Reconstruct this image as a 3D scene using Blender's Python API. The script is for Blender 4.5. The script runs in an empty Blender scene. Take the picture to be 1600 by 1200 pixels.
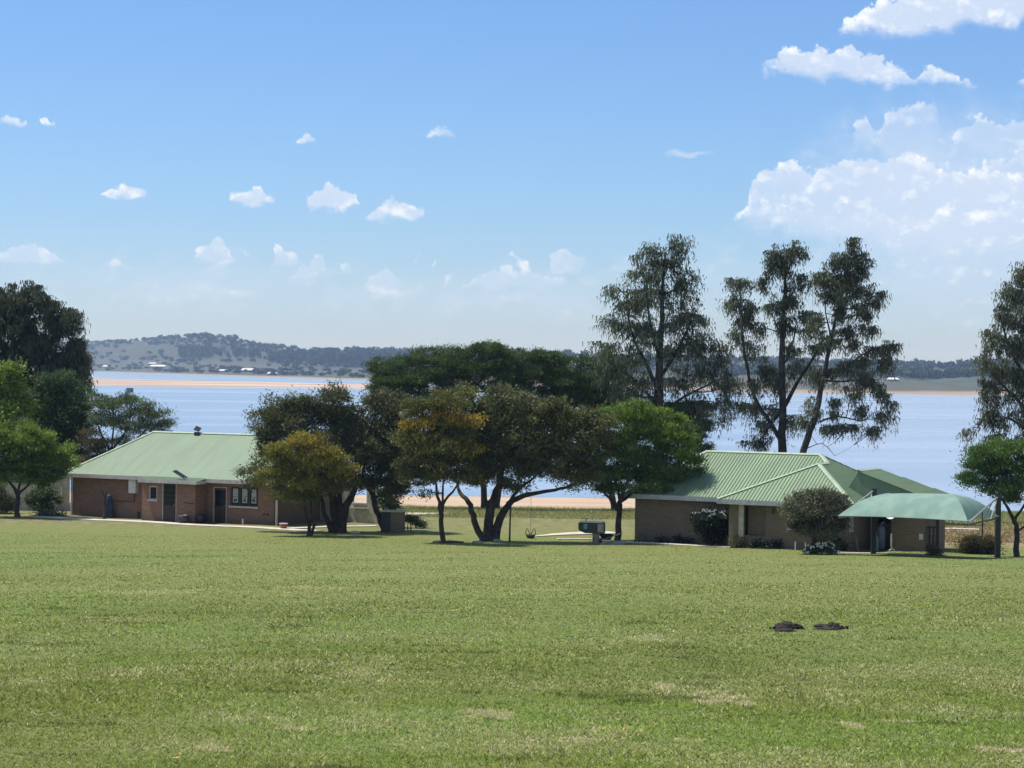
import bpy, math, random
import numpy as np
from mathutils import Vector, Matrix, noise as mnoise

SC = bpy.context.scene
COL = SC.collection
R = math.radians
rng = np.random.default_rng(7)
random.seed(7)

# ------------------------------------------------------------------ camera
F = 3422.0                       # focal length in pixels of the 1600 px wide photograph
HY, ROLL, CZ = 578.0, 0.0122, 12.5
pitch = math.atan((600 - HY) / F)
fwd = Vector((0, math.cos(pitch), -math.sin(pitch)))
r0 = Vector((1, 0, 0)); u0 = Vector((0, math.sin(pitch), math.cos(pitch)))
rgt = r0 * math.cos(ROLL) + u0 * math.sin(ROLL)
upv = u0 * math.cos(ROLL) - r0 * math.sin(ROLL)
cam = bpy.data.cameras.new('camera'); camo = bpy.data.objects.new('camera', cam); COL.objects.link(camo)
M = Matrix((rgt, upv, -fwd)).transposed().to_4x4(); M.translation = (0, 0, CZ)
camo.matrix_world = M
cam.sensor_width = 36; cam.lens = F / 1600 * 36; cam.clip_start = 0.5; cam.clip_end = 40000
SC.camera = camo
SC.cycles.use_denoising = True
SC.cycles.volume_bounces = 0
SC.cycles.max_bounces = 5
SC.cycles.diffuse_bounces = 2
SC.cycles.glossy_bounces = 2
SC.cycles.transmission_bounces = 2
SC.cycles.transparent_max_bounces = 8

def ray(px, py):
    return fwd + rgt * ((px - 800) / F) + upv * ((600 - py) / F)
def P(px, py, Y):
    d = ray(px, py); return Vector((0, 0, CZ)) + d * (Y / d.y)

# ------------------------------------------------------------------ light
SUN = Vector((-0.38, 0.13, 0.91)).normalized()
SC.view_settings.view_transform = 'Standard'; SC.view_settings.look = 'None'
SC.view_settings.exposure = 0.35; SC.view_settings.gamma = 1; SC.view_settings.use_curve_mapping = False
sl = bpy.data.lights.new('sun', 'SUN'); slo = bpy.data.objects.new('sun', sl); COL.objects.link(slo)
sl.energy = 4.95; sl.angle = R(0.53); sl.color = (1.0, 0.95, 0.85)
slo.rotation_euler = SUN.to_track_quat('Z', 'Y').to_euler()

world = bpy.data.worlds.new('World'); SC.world = world; world.use_nodes = True
NT = world.node_tree; NT.nodes.clear()
def nd(nt, typ, **kw):
    n = nt.nodes.new(typ)
    for k, v in kw.items():
        if k.startswith('i_'): n.inputs[int(k[2:])].default_value = v
        else: setattr(n, k, v)
    return n
def mth(nt, op, a, b=None, c=None, clamp=False):
    n = nt.nodes.new('ShaderNodeMath'); n.operation = op; n.use_clamp = clamp
    for i, x in enumerate((a, b, c)):
        if x is None: continue
        if isinstance(x, (int, float)): n.inputs[i].default_value = x
        else: nt.links.new(x, n.inputs[i])
    return n.outputs[0]
def smooth(nt, x, a, b, lo=0.0, hi=1.0):
    n = nt.nodes.new('ShaderNodeMapRange'); n.interpolation_type = 'SMOOTHSTEP'
    nt.links.new(x, n.inputs[0])
    for i, v in zip((1, 2, 3, 4), (a, b, lo, hi)): n.inputs[i].default_value = v
    return n.outputs[0]
def mixc(nt, f, a, b):
    n = nt.nodes.new('ShaderNodeMix'); n.data_type = 'RGBA'
    if isinstance(f, (int, float)): n.inputs[0].default_value = f
    else: nt.links.new(f, n.inputs[0])
    for i, x in ((6, a), (7, b)):
        if isinstance(x, tuple): n.inputs[i].default_value = (*x[:3], 1)
        else: nt.links.new(x, n.inputs[i])
    return n.outputs[2]

sky = nd(NT, 'ShaderNodeTexSky', sky_type='NISHITA', sun_disc=False)
sky.sun_elevation = math.asin(SUN.z); sky.sun_rotation = math.atan2(SUN.x, SUN.y)
sky.altitude = 1300; sky.air_density = 1.25; sky.dust_density = 0.6; sky.ozone_density = 2.2
tc = nd(NT, 'ShaderNodeTexCoord'); sx = nd(NT, 'ShaderNodeSeparateXYZ'); NT.links.new(tc.outputs['Generated'], sx.inputs[0])
az = mth(NT, 'ARCTAN2', sx.outputs[0], sx.outputs[1]); el = mth(NT, 'ARCSINE', sx.outputs[2])
cv = nd(NT, 'ShaderNodeCombineXYZ'); NT.links.new(az, cv.inputs[0]); NT.links.new(el, cv.inputs[1])
U = mth(NT, 'MULTIPLY_ADD', az, F, 800.0)                                    # sky position in photograph units
Vp = mth(NT, 'SUBTRACT', mth(NT, 'MULTIPLY_ADD', az, F * ROLL, HY), mth(NT, 'MULTIPLY', el, F))
def skynoise(dx, dy, sxx, syy, detail, rough, dist=0.0):
    mp = nd(NT, 'ShaderNodeMapping'); NT.links.new(cv.outputs[0], mp.inputs[0])
    mp.inputs['Location'].default_value = (dx * sxx, dy * syy, 3.3); mp.inputs['Scale'].default_value = (sxx, syy, 1)
    n = nd(NT, 'ShaderNodeTexNoise'); n.inputs['Scale'].default_value = 1; n.inputs['Detail'].default_value = detail
    n.inputs['Roughness'].default_value = rough; n.inputs['Distortion'].default_value = dist
    NT.links.new(mp.outputs[0], n.inputs['Vector']); return n.outputs['Fac']
n1 = skynoise(0, 0, 70, 95, 8, .58, .1)
n2 = skynoise(.0022, -.0036, 70, 95, 5, .56, .1)
n4 = skynoise(.7, .3, 120, 130, 5, .52)
vo = nd(NT, 'ShaderNodeTexVoronoi', feature='F1'); vo.inputs['Scale'].default_value = 120; vo.inputs['Detail'].default_value = 3; vo.inputs['Roughness'].default_value = .6
NT.links.new(cv.outputs[0], vo.inputs['Vector']); VD = vo.outputs['Distance']
U2 = mth(NT, 'MULTIPLY_ADD', mth(NT, 'SUBTRACT', n1, .5), 42, U)
V2 = mth(NT, 'MULTIPLY_ADD', mth(NT, 'SUBTRACT', n4, .5), 26, Vp)
lobe = mth(NT, 'MULTIPLY', mth(NT, 'SUBTRACT', .42, VD), 22)                  # rounded cauliflower edge
relief = mth(NT, 'MULTIPLY_ADD', mth(NT, 'SUBTRACT', n1, n2), 4.2, mth(NT, 'MULTIPLY', mth(NT, 'SUBTRACT', .42, VD), .8))
def curve(pts, x0, x1, y0, y1):
    n = nd(NT, 'ShaderNodeFloatCurve'); c = n.mapping.curves[0]; P_ = [((x - x0) / (x1 - x0), (y - y0) / (y1 - y0)) for x, y in pts]
    if P_[0][0] > .001: P_ = [(0, P_[0][1])] + P_
    if P_[-1][0] < .999: P_ = P_ + [(1, P_[-1][1])]
    c.points[0].location = P_[0]; c.points[1].location = P_[-1]
    for p in P_[1:-1]: c.points.new(*p)
    for p in c.points: p.handle_type = 'VECTOR'
    n.mapping.use_clip = False; n.mapping.update()
    NT.links.new(mth(NT, 'DIVIDE', mth(NT, 'SUBTRACT', U2, x0), x1 - x0, clamp=True), n.inputs['Value'])
    return mth(NT, 'MULTIPLY_ADD', n.outputs[0], y1 - y0, y0)
LAY = []
def bank(top, bot, op=1.0, body=.75, L=30, wt=8, wb=22, k=1.0):
    xs_ = [p[0] for p in top + bot]; ys_ = [p[1] for p in top + bot]; x0, x1, y0, y1 = min(xs_), max(xs_), min(ys_) - 5, max(ys_) + 5
    d = mth(NT, 'ADD', mth(NT, 'SUBTRACT', V2, curve(top, x0, x1, y0, y1)), mth(NT, 'MULTIPLY', lobe, k))
    e = mth(NT, 'ADD', mth(NT, 'SUBTRACT', curve(bot, x0, x1, y0, y1), V2), mth(NT, 'MULTIPLY', mth(NT, 'SUBTRACT', n1, .5), 40 * k))
    side = mth(NT, 'MULTIPLY', smooth(NT, U2, x0 - 2, x0 + 8), smooth(NT, U2, x1 + 2, x1 - (8 if x1 - x0 < 120 or op > .9 else 45))) if x1 < 1590 else smooth(NT, U2, x0 - 2, x0 + 8)
    dec = mth(NT, 'POWER', 2.718, mth(NT, 'MULTIPLY', mth(NT, 'MAXIMUM', d, 0.0), -1.0 / L))
    a = mth(NT, 'MULTIPLY', mth(NT, 'MULTIPLY', smooth(NT, d, 0, wt), smooth(NT, e, 0, wb)), side)
    a = mth(NT, 'MULTIPLY', a, mth(NT, 'MULTIPLY', mth(NT, 'MULTIPLY_ADD', dec, 1 - body, body), op))
    sh = mth(NT, 'ADD', mth(NT, 'MULTIPLY_ADD', dec, .58, .34), relief, clamp=True)
    LAY.append((a, sh))
BL = [(1480,320,330,190,.75),(1480,440,360,110,.60),(1130,430,200,70,.28),(300,450,420,70,.42),(800,465,560,60,.42),(1300,470,420,50,.30),(1070,242,50,6,.7)]
vmax = None
for (px, py, rx, ry, w) in BL:
    v = mth(NT, 'POWER', mth(NT, 'ADD', mth(NT, 'POWER', mth(NT, 'ABSOLUTE', mth(NT, 'DIVIDE', mth(NT, 'SUBTRACT', U2, px), rx)), 2.0), mth(NT, 'POWER', mth(NT, 'ABSOLUTE', mth(NT, 'DIVIDE', mth(NT, 'SUBTRACT', V2, py), ry)), 2.0)), .5)
    v = mth(NT, 'MULTIPLY_ADD', v, -w, w); vmax = v if vmax is None else mth(NT, 'MAXIMUM', vmax, v)
far = mth(NT, 'MULTIPLY', smooth(NT, mth(NT, 'ABSOLUTE', az), .27, .36), smooth(NT, el, .02, .12))      # the same kind of cloud goes on beyond the frame
up_ = smooth(NT, el, .20, .30)
field = mth(NT, 'SUBTRACT', mth(NT, 'MULTIPLY', skynoise(0, 0, 6, 11, 5, .5), 2.4), 1.12)
field = mth(NT, 'ADD', field, mth(NT, 'MULTIPLY_ADD', mth(NT, 'MAXIMUM', far, up_), 3.0, -3.0))
fm = mth(NT, 'MULTIPLY_ADD', mth(NT, 'SUBTRACT', n1, .5), .8, field)
veil = mth(NT, 'MULTIPLY', smooth(NT, mth(NT, 'MULTIPLY_ADD', mth(NT, 'SUBTRACT', n1, .5), .55, vmax), -.02, .65), .62)
LAY.append((mth(NT, 'MAXIMUM', mth(NT, 'MULTIPLY', smooth(NT, fm, .0, .3), .9), veil), mth(NT, 'ADD', relief, .35, clamp=True)))
# right-hand cumulus, back to front
bank([(1475,235),(1482,196),(1502,178),(1530,172),(1545,188),(1575,182),(1600,186),(1660,190)], [(1475,240),(1520,262),(1600,290),(1660,300)], .75, .45, 16)
bank([(1320,205),(1326,182),(1341,182),(1352,200),(1360,200),(1374,172),(1394,156),(1420,155),(1450,160),(1458,210),(1470,245)], [(1320,240),(1380,262),(1470,270)], .85, .42, 14, k=.7)
bank([(1098,360),(1125,342),(1150,322),(1165,292),(1172,262),(1188,246),(1215,240),(1255,243),(1272,258),(1290,240),(1330,232),(1370,238),(1405,226),(1432,233),(1465,250),(1520,262),(1600,270),(1680,275)],
     [(1098,364),(1140,368),(1200,380),(1300,400),(1450,430),(1680,450)], .95, .55, 34, wb=50)
bank([(1120,356),(1160,318),(1200,300),(1260,306),(1300,318),(1340,312),(1380,330),(1440,322),(1500,318),(1560,308),(1680,300)], [(1120,360),(1200,372),(1320,385),(1500,400),(1680,410)], .5, .4, 22)
bank([(1435,262),(1470,248),(1500,262),(1545,238),(1575,226),(1610,224),(1680,220)], [(1435,275),(1500,300),(1600,310),(1680,310)], .75, .45, 18)
bank([(1548,146),(1556,128),(1580,116),(1610,112),(1680,100)], [(1548,148),(1600,152),(1680,150)], .8, .6, 18)
bank([(1174,112),(1180,90),(1203,76),(1224,66),(1262,74),(1305,62),(1330,70),(1362,78),(1390,95),(1412,106),(1440,92),(1470,104),(1500,116),(1520,138),(1535,147)],
     [(1174,114),(1200,128),(1260,134),(1320,138),(1380,147),(1450,148),(1535,149)], .98, .78, 34)
bank([(1277,66),(1290,46),(1320,20),(1352,-2),(1420,-25),(1500,-40),(1680,-60)], [(1277,68),(1330,72),(1400,74),(1460,72),(1500,62),(1562,78),(1590,40),(1640,35),(1680,30)], 1.0, .85, 46)
# small fair-weather clouds, one row each
def row(cl, op, body=.6, L=12, k=.6, wb=9):
    top = []; bot = []
    for (x, y, rx, ry) in cl:
        top += [(x - rx, y + ry * .9), (x - rx * .55, y - ry * .3), (x - rx * .05, y - ry), (x + rx * .35, y - ry * .55), (x + rx * .7, y - ry * .35), (x + rx, y + ry * .8)]
        bot += [(x - rx, y + ry * .6), (x - rx * .5, y + ry), (x + rx * .5, y + ry * 1.05), (x + rx, y + ry * .5)]
        top += [(x + rx + 2, y + ry + 30)]; bot += [(x + rx + 2, y - ry - 30)]; top.insert(len(top) - 7, (x - rx - 2, y + ry + 30)); bot.insert(len(bot) - 5, (x - rx - 2, y - ry - 30))
    bank(top, bot, op, body, L, 7, wb, k)
row([(30,193,34,16),(82,199,18,12),(478,216,24,13),(684,204,36,15)], .9)
row([(198,300,46,18),(397,304,56,20),(510,302,58,30)], 1.0, .75, 20)
row([(608,322,62,26)], .95, .7, 20)
row([(50,396,70,24),(186,413,44,13),(342,390,58,26),(428,398,48,26),(600,430,40,28)], .85, .6, 14)
row([(395,412,120,24),(505,412,60,28)], .65, .5, 14)
row([(655,402,28,18),(722,430,56,22),(800,408,50,26),(882,400,42,28)], .88, .6, 14)
row([(800,430,110,26)], .65, .5, 12)
row([(300,450,120,24),(560,450,90,20),(790,440,70,24),(870,442,50,14),(985,410,50,20)], .34, .4, 12)
# blue-tint of the clear sky; slightly paler to the horizon
hs = nd(NT, 'ShaderNodeMix', data_type='RGBA', blend_type='MULTIPLY'); hs.inputs[0].default_value = 1
NT.links.new(sky.outputs[0], hs.inputs[6]); NT.links.new(mixc(NT, smooth(NT, el, .0, .11), (.76, .95, 1.42), (.72, .96, 1.36)), hs.inputs[7])
skyc = hs.outputs[2]
hz = smooth(NT, el, .0, .07, .55, 1.0)
for a_, sh_ in LAY:
    skyc = mixc(NT, mth(NT, 'MULTIPLY', a_, hz), skyc, mixc(NT, sh_, (6.6, 7.7, 9.5), (10.3, 10.5, 10.7)))
bg = nd(NT, 'ShaderNodeBackground'); bg.inputs[1].default_value = 0.080
NT.links.new(skyc, bg.inputs[0]); wo = nd(NT, 'ShaderNodeOutputWorld'); NT.links.new(bg.outputs[0], wo.inputs[0])

# ------------------------------------------------------------------ helpers
def tag(o, label=None, cat=None, group=None, kind=None):
    if label: o['label'] = label
    if cat: o['category'] = cat
    if group: o['group'] = group
    if kind: o['kind'] = kind
    return o
def link(name, me, parent=None, mat=None):
    o = bpy.data.objects.new(name, me); COL.objects.link(o)
    if mat: me.materials.append(mat)
    if parent: o.parent = parent
    return o
def empty(name, loc=(0, 0, 0), rz=0.0):
    o = bpy.data.objects.new(name, None); COL.objects.link(o); o.location = loc; o.rotation_euler = (0, 0, rz)
    o.empty_display_size = .3; return o
def mesh_np(name, V, Fc, k, cols=None, smoothf=False):
    """V (n,3), Fc (m,k)"""
    me = bpy.data.meshes.new(name)
    V = np.ascontiguousarray(V, np.float32); Fc = np.ascontiguousarray(Fc, np.int32)
    me.vertices.add(len(V)); me.vertices.foreach_set('co', V.ravel())
    me.loops.add(Fc.size); me.loops.foreach_set('vertex_index', Fc.ravel())
    me.polygons.add(len(Fc)); me.polygons.foreach_set('loop_start', np.arange(0, Fc.size, k, dtype=np.int32))
    me.polygons.foreach_set('loop_total', np.full(len(Fc), k, np.int32))
    if cols is not None:
        a = me.color_attributes.new('Col', 'FLOAT_COLOR', 'POINT')
        c = np.ones((len(V), 4), np.float32); c[:, :3] = cols; a.data.foreach_set('color', c.ravel())
    if smoothf: me.polygons.foreach_set('use_smooth', np.ones(len(Fc), bool))
    me.update(calc_edges=True); return me
class MB:
    def __init__(s): s.v = []; s.f = []
    def add(s, vs, fs):
        n = len(s.v); s.v += [tuple(p) for p in vs]; s.f += [tuple(i + n for i in f) for f in fs]; return s
    def box(s, x0, x1, y0, y1, z0, z1):
        vs = [(x, y, z) for z in (z0, z1) for y in (y0, y1) for x in (x0, x1)]
        return s.add(vs, [(0, 2, 3, 1), (4, 5, 7, 6), (0, 1, 5, 4), (2, 6, 7, 3), (0, 4, 6, 2), (1, 3, 7, 5)])
    def tube(s, pts, rad, n=6, cap=True):
        pts = [Vector(p) for p in pts]
        if not isinstance(rad, (list, tuple)): rad = [rad] * len(pts)
        rings = []; a = None
        for i, p in enumerate(pts):
            t = (pts[min(i + 1, len(pts) - 1)] - pts[max(i - 1, 0)]).normalized()
            if a is None: a = t.orthogonal().normalized()
            a = (a - t * a.dot(t)).normalized(); b = t.cross(a)
            rings.append([p + (a * math.cos(2 * math.pi * k / n) + b * math.sin(2 * math.pi * k / n)) * rad[i] for k in range(n)])
        vs = [q for r in rings for q in r]; fs = []
        for i in range(len(pts) - 1):
            for k in range(n):
                fs.append((i * n + k, i * n + (k + 1) % n, (i + 1) * n + (k + 1) % n, (i + 1) * n + k))
        if cap: fs.append(tuple(range(n - 1, -1, -1))); fs.append(tuple((len(pts) - 1) * n + k for k in range(n)))
        return s.add(vs, fs)
    def bar(s, p, q, w, h=None):
        p, q = Vector(p), Vector(q); h = h or w; t = (q - p).normalized()
        ref = Vector((0, 0, 1)) if abs(t.z) < .95 else Vector((0, 1, 0))
        a = t.cross(ref).normalized() * w / 2; b = a.cross(t).normalized() * h / 2
        vs = [p - a - b, p + a - b, p + a + b, p - a + b, q - a - b, q + a - b, q + a + b, q - a + b]
        return s.add(vs, [(3, 2, 1, 0), (4, 5, 6, 7), (0, 1, 5, 4), (1, 2, 6, 5), (2, 3, 7, 6), (3, 0, 4, 7)])
    def lathe(s, prof, cx=0, cy=0, n=16):
        vs = [(cx + r * math.cos(2 * math.pi * k / n), cy + r * math.sin(2 * math.pi * k / n), z) for r, z in prof for k in range(n)]
        fs = [(i * n + k, i * n + (k + 1) % n, (i + 1) * n + (k + 1) % n, (i + 1) * n + k) for i in range(len(prof) - 1) for k in range(n)]
        fs.append(tuple(range(n - 1, -1, -1))); fs.append(tuple((len(prof) - 1) * n + k for k in range(n)))
        return s.add(vs, fs)
    def build(s, name, mat, parent=None, smoothf=False):
        me = bpy.data.meshes.new(name); me.from_pydata(s.v, [], s.f)
        if smoothf:
            for p in me.polygons: p.use_smooth = True
        me.update(); return link(name, me, parent, mat)

# ------------------------------------------------------------------ materials
def newmat(name):
    m = bpy.data.materials.new(name); m.use_nodes = True; nt = m.node_tree
    b = nt.nodes['Principled BSDF']; return m, nt, b
def mat(name, c, rough=.6, var=.12, scale=3.0, metal=0, bump=0.0, bscale=60, spec=.5, dirt=None):
    m, nt, b = newmat(name)
    t = nd(nt, 'ShaderNodeTexCoord'); n = nd(nt, 'ShaderNodeTexNoise'); n.inputs['Scale'].default_value = scale; n.inputs['Detail'].default_value = 6
    nt.links.new(t.outputs['Object'], n.inputs['Vector'])
    lo = tuple(max(0, x * (1 - var * 1.6)) for x in c) if dirt is None else dirt; hi = tuple(min(1, x * (1 + var)) for x in c)
    nt.links.new(mixc(nt, smooth(nt, n.outputs['Fac'], .3, .7), lo, hi), b.inputs['Base Color'])
    b.inputs['Roughness'].default_value = rough; b.inputs['Metallic'].default_value = metal
    b.inputs['Specular IOR Level'].default_value = spec
    if bump:
        n2 = nd(nt, 'ShaderNodeTexNoise'); n2.inputs['Scale'].default_value = bscale; nt.links.new(t.outputs['Object'], n2.inputs['Vector'])
        bp = nd(nt, 'ShaderNodeBump'); bp.inputs['Strength'].default_value = bump; bp.inputs['Distance'].default_value = .02
        nt.links.new(n2.outputs['Fac'], bp.inputs['Height']); nt.links.new(bp.outputs[0], b.inputs['Normal'])
    return m
def leafmat(name, trans=.3, rough=.55):
    m, nt, b = newmat(name); at = nd(nt, 'ShaderNodeAttribute', attribute_name='Col')
    nt.links.new(at.outputs['Color'], b.inputs['Base Color']); b.inputs['Roughness'].default_value = rough; b.inputs['Specular IOR Level'].default_value = .25
    tr = nd(nt, 'ShaderNodeBsdfTranslucent'); hb = nd(nt, 'ShaderNodeMix', data_type='RGBA', blend_type='MULTIPLY'); hb.inputs[0].default_value = 1
    nt.links.new(at.outputs['Color'], hb.inputs[6]); hb.inputs[7].default_value = (1.2, 1.25, .6, 1); nt.links.new(hb.outputs[2], tr.inputs['Color'])
    mx = nd(nt, 'ShaderNodeMixShader'); mx.inputs[0].default_value = trans
    nt.links.new(b.outputs[0], mx.inputs[1]); nt.links.new(tr.outputs[0], mx.inputs[2]); nt.links.new(mx.outputs[0], nt.nodes['Material Output'].inputs['Surface'])
    return m
def brickmat(name, c1, c2, mortar, offs=0.0):
    m, nt, b = newmat(name); t = nd(nt, 'ShaderNodeTexCoord'); s = nd(nt, 'ShaderNodeSeparateXYZ'); nt.links.new(t.outputs['Object'], s.inputs[0])
    c = nd(nt, 'ShaderNodeCombineXYZ'); nt.links.new(mth(nt, 'ADD', s.outputs[0], s.outputs[1]), c.inputs[0]); nt.links.new(s.outputs[2], c.inputs[1])
    br = nd(nt, 'ShaderNodeTexBrick'); nt.links.new(c.outputs[0], br.inputs['Vector']); br.inputs['Scale'].default_value = 1
    br.inputs['Brick Width'].default_value = .23; br.inputs['Row Height'].default_value = .085; br.inputs['Mortar Size'].default_value = .009
    br.inputs['Color1'].default_value = (*c1, 1); br.inputs['Color2'].default_value = (*c2, 1); br.inputs['Mortar'].default_value = (*mortar, 1); br.inputs['Bias'].default_value = -.1
    n = nd(nt, 'ShaderNodeTexNoise'); n.inputs['Scale'].default_value = .9; n.inputs['Detail'].default_value = 6; nt.links.new(t.outputs['Object'], n.inputs['Vector'])
    damp = smooth(nt, mth(nt, 'ADD', s.outputs[2], mth(nt, 'MULTIPLY', n.outputs['Fac'], .9)), .5, 1.2)      # rain-splash dirt along the foot
    col = mixc(nt, mth(nt, 'MULTIPLY', smooth(nt, n.outputs['Fac'], .35, .7), .35), br.outputs['Color'], tuple(x * .62 for x in c1))
    col = mixc(nt, damp, mixc(nt, .45, col, (.09, .08, .07)), col)
    nt.links.new(col, b.inputs['Base Color']); b.inputs['Roughness'].default_value = .85
    bp = nd(nt, 'ShaderNodeBump'); bp.inputs['Strength'].default_value = .6; bp.inputs['Distance'].default_value = .01; bp.invert = True
    nt.links.new(br.outputs['Fac'], bp.inputs['Height']); nt.links.new(bp.outputs[0], b.inputs['Normal'])
    return m
def roofmat(name, c, streak=.5):
    m, nt, b = newmat(name); t = nd(nt, 'ShaderNodeTexCoord')
    mp = nd(nt, 'ShaderNodeMapping'); mp.inputs['Scale'].default_value = (2.6, .35, .35); nt.links.new(t.outputs['Object'], mp.inputs[0])
    n = nd(nt, 'ShaderNodeTexNoise'); n.inputs['Scale'].default_value = 1.0; n.inputs['Detail'].default_value = 8; nt.links.new(mp.outputs[0], n.inputs['Vector'])
    n2 = nd(nt, 'ShaderNodeTexNoise'); n2.inputs['Scale'].default_value = .5; n2.inputs['Detail'].default_value = 7; nt.links.new(t.outputs['Object'], n2.inputs['Vector'])
    f = mth(nt, 'MULTIPLY', smooth(nt, n.outputs['Fac'], .35, .75), streak)
    col = mixc(nt, f, c, tuple(x * .66 + .03 for x in c)); col = mixc(nt, mth(nt, 'MULTIPLY', smooth(nt, n2.outputs['Fac'], .4, .75), .3), col, tuple(min(1, x * 1.22) for x in c))
    nt.links.new(col, b.inputs['Base Color']); b.inputs['Roughness'].default_value = .42; b.inputs['Specular IOR Level'].default_value = .5
    return m
MT = {}
MT['brick_red'] = brickmat('red_face_brick', (.27, .135, .085), (.18, .088, .058), (.23, .18, .135))
MT['brick_tan'] = brickmat('tan_face_brick', (.215, .15, .088), (.155, .108, .066), (.19, .155, .115))
MT['roof'] = roofmat('light_green_roof_sheet', (.165, .240, .140), .8)
MT['roof2'] = roofmat('green_roof_sheet', (.160, .235, .130), .8)
MT['cap'] = mat('pale_green_flashing', (.30, .37, .26), .45, .1)
MT['fascia'] = mat('painted_fascia', (.50, .45, .42), .6, .1)
MT['fascia2'] = mat('grey_fascia', (.38, .40, .39), .6, .1)
MT['white'] = mat('white_paint', (.62, .61, .58), .5, .1)
MT['cream'] = mat('cream_plaster', (.48, .43, .33), .8, .12)
MT['dark'] = mat('dark_metal', (.018, .02, .024), .45, .2)
MT['darkframe'] = mat('dark_brown_frame', (.035, .018, .014), .5, .2)
MT['wood_dark'] = mat('dark_stained_wood', (.04, .028, .02), .7, .3, 8)
MT['wood'] = mat('weathered_wood', (.22, .17, .12), .8, .3, 8)
MT['glass'] = mat('dark_glass', (.010, .012, .014), .12, .1, spec=.25)
MT['glass_navy'] = mat('navy_glass', (.006, .007, .02), .12, .1, spec=.25)
MT['curtain'] = mat('pale_curtain', (.36, .37, .36), .9, .1, 6)
MT['teal'] = mat('teal_curtain', (.03, .12, .12), .8, .15)
MT['pattern'] = mat('grey_curtain_print', (.07, .07, .075), .9, .2)
MT['concrete'] = mat('pale_concrete', (.50, .45, .37), .9, .1, 1.5, bump=.3)
MT['concrete_grey'] = mat('grey_concrete', (.26, .25, .23), .9, .2, 4, bump=.4)
MT['terracotta'] = mat('terracotta', (.34, .10, .07), .7, .15)
MT['navy_cloth'] = mat('navy_tarpaulin', (.02, .035, .07), .7, .3, 4)
MT['pvc'] = mat('white_pvc', (.55, .54, .50), .5, .08)
MT['steel'] = mat('galvanised_steel', (.30, .32, .32), .4, .15, metal=.5)
MT['gas'] = mat('teal_gas_bottle_paint', (.10, .20, .21), .45, .1)
MT['tank'] = mat('grey_tank_jacket', (.16, .18, .22), .5, .1)
MT['soil'] = mat('dark_fresh_soil', (.022, .015, .012), .95, .4, 20, bump=1.0, bscale=30)
MT['bark'] = mat('dark_bark', (.045, .036, .03), .95, .35, 5, bump=.8, bscale=25)
MT['bark_euc'] = mat('gum_bark', (.035, .030, .027), .85, .45, 1.6, bump=.5, bscale=12)
MT['leaf'] = leafmat('foliage', .28)
MT['leaf_far'] = leafmat('distant_foliage', .0, .9)
MT['grassblade'] = leafmat('grass_blades', .25, .6)
MT['flower'] = mat('white_petals', (.75, .74, .68), .6, .05)
MT['roof_far'] = mat('far_iron_roof', (.62, .62, .60), .5, .1)
MT['wall_far'] = mat('far_house_wall', (.28, .22, .17), .8, .1)
MT['orange'] = mat('orange_leaf', (.62, .26, .04), .6, .1)
MT['straw'] = mat('dry_straw', (.55, .48, .30), .8, .1)
MT['solar'] = mat('black_solar_panel', (.01, .012, .018), .15, .1, spec=.6)

# shade cloth: thin woven fabric, lets some light through
m, nt, b = newmat('green_shade_cloth'); MT['shade'] = m
b.inputs['Roughness'].default_value = .85; b.inputs['Specular IOR Level'].default_value = .1
t = nd(nt, 'ShaderNodeTexCoord'); n = nd(nt, 'ShaderNodeTexNoise'); n.inputs['Scale'].default_value = 1.3; n.inputs['Detail'].default_value = 7; nt.links.new(t.outputs['Object'], n.inputs['Vector'])
nt.links.new(mixc(nt, smooth(nt, n.outputs['Fac'], .35, .7), (.17, .265, .225), (.22, .32, .275)), b.inputs['Base Color'])
tr = nd(nt, 'ShaderNodeBsdfTranslucent'); tr.inputs[0].default_value = (.01, .10, .09, 1); mx = nd(nt, 'ShaderNodeMixShader'); mx.inputs[0].default_value = .12
nt.links.new(b.outputs[0], mx.inputs[1]); nt.links.new(tr.outputs[0], mx.inputs[2]); nt.links.new(mx.outputs[0], nt.nodes['Material Output'].inputs['Surface'])

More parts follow.
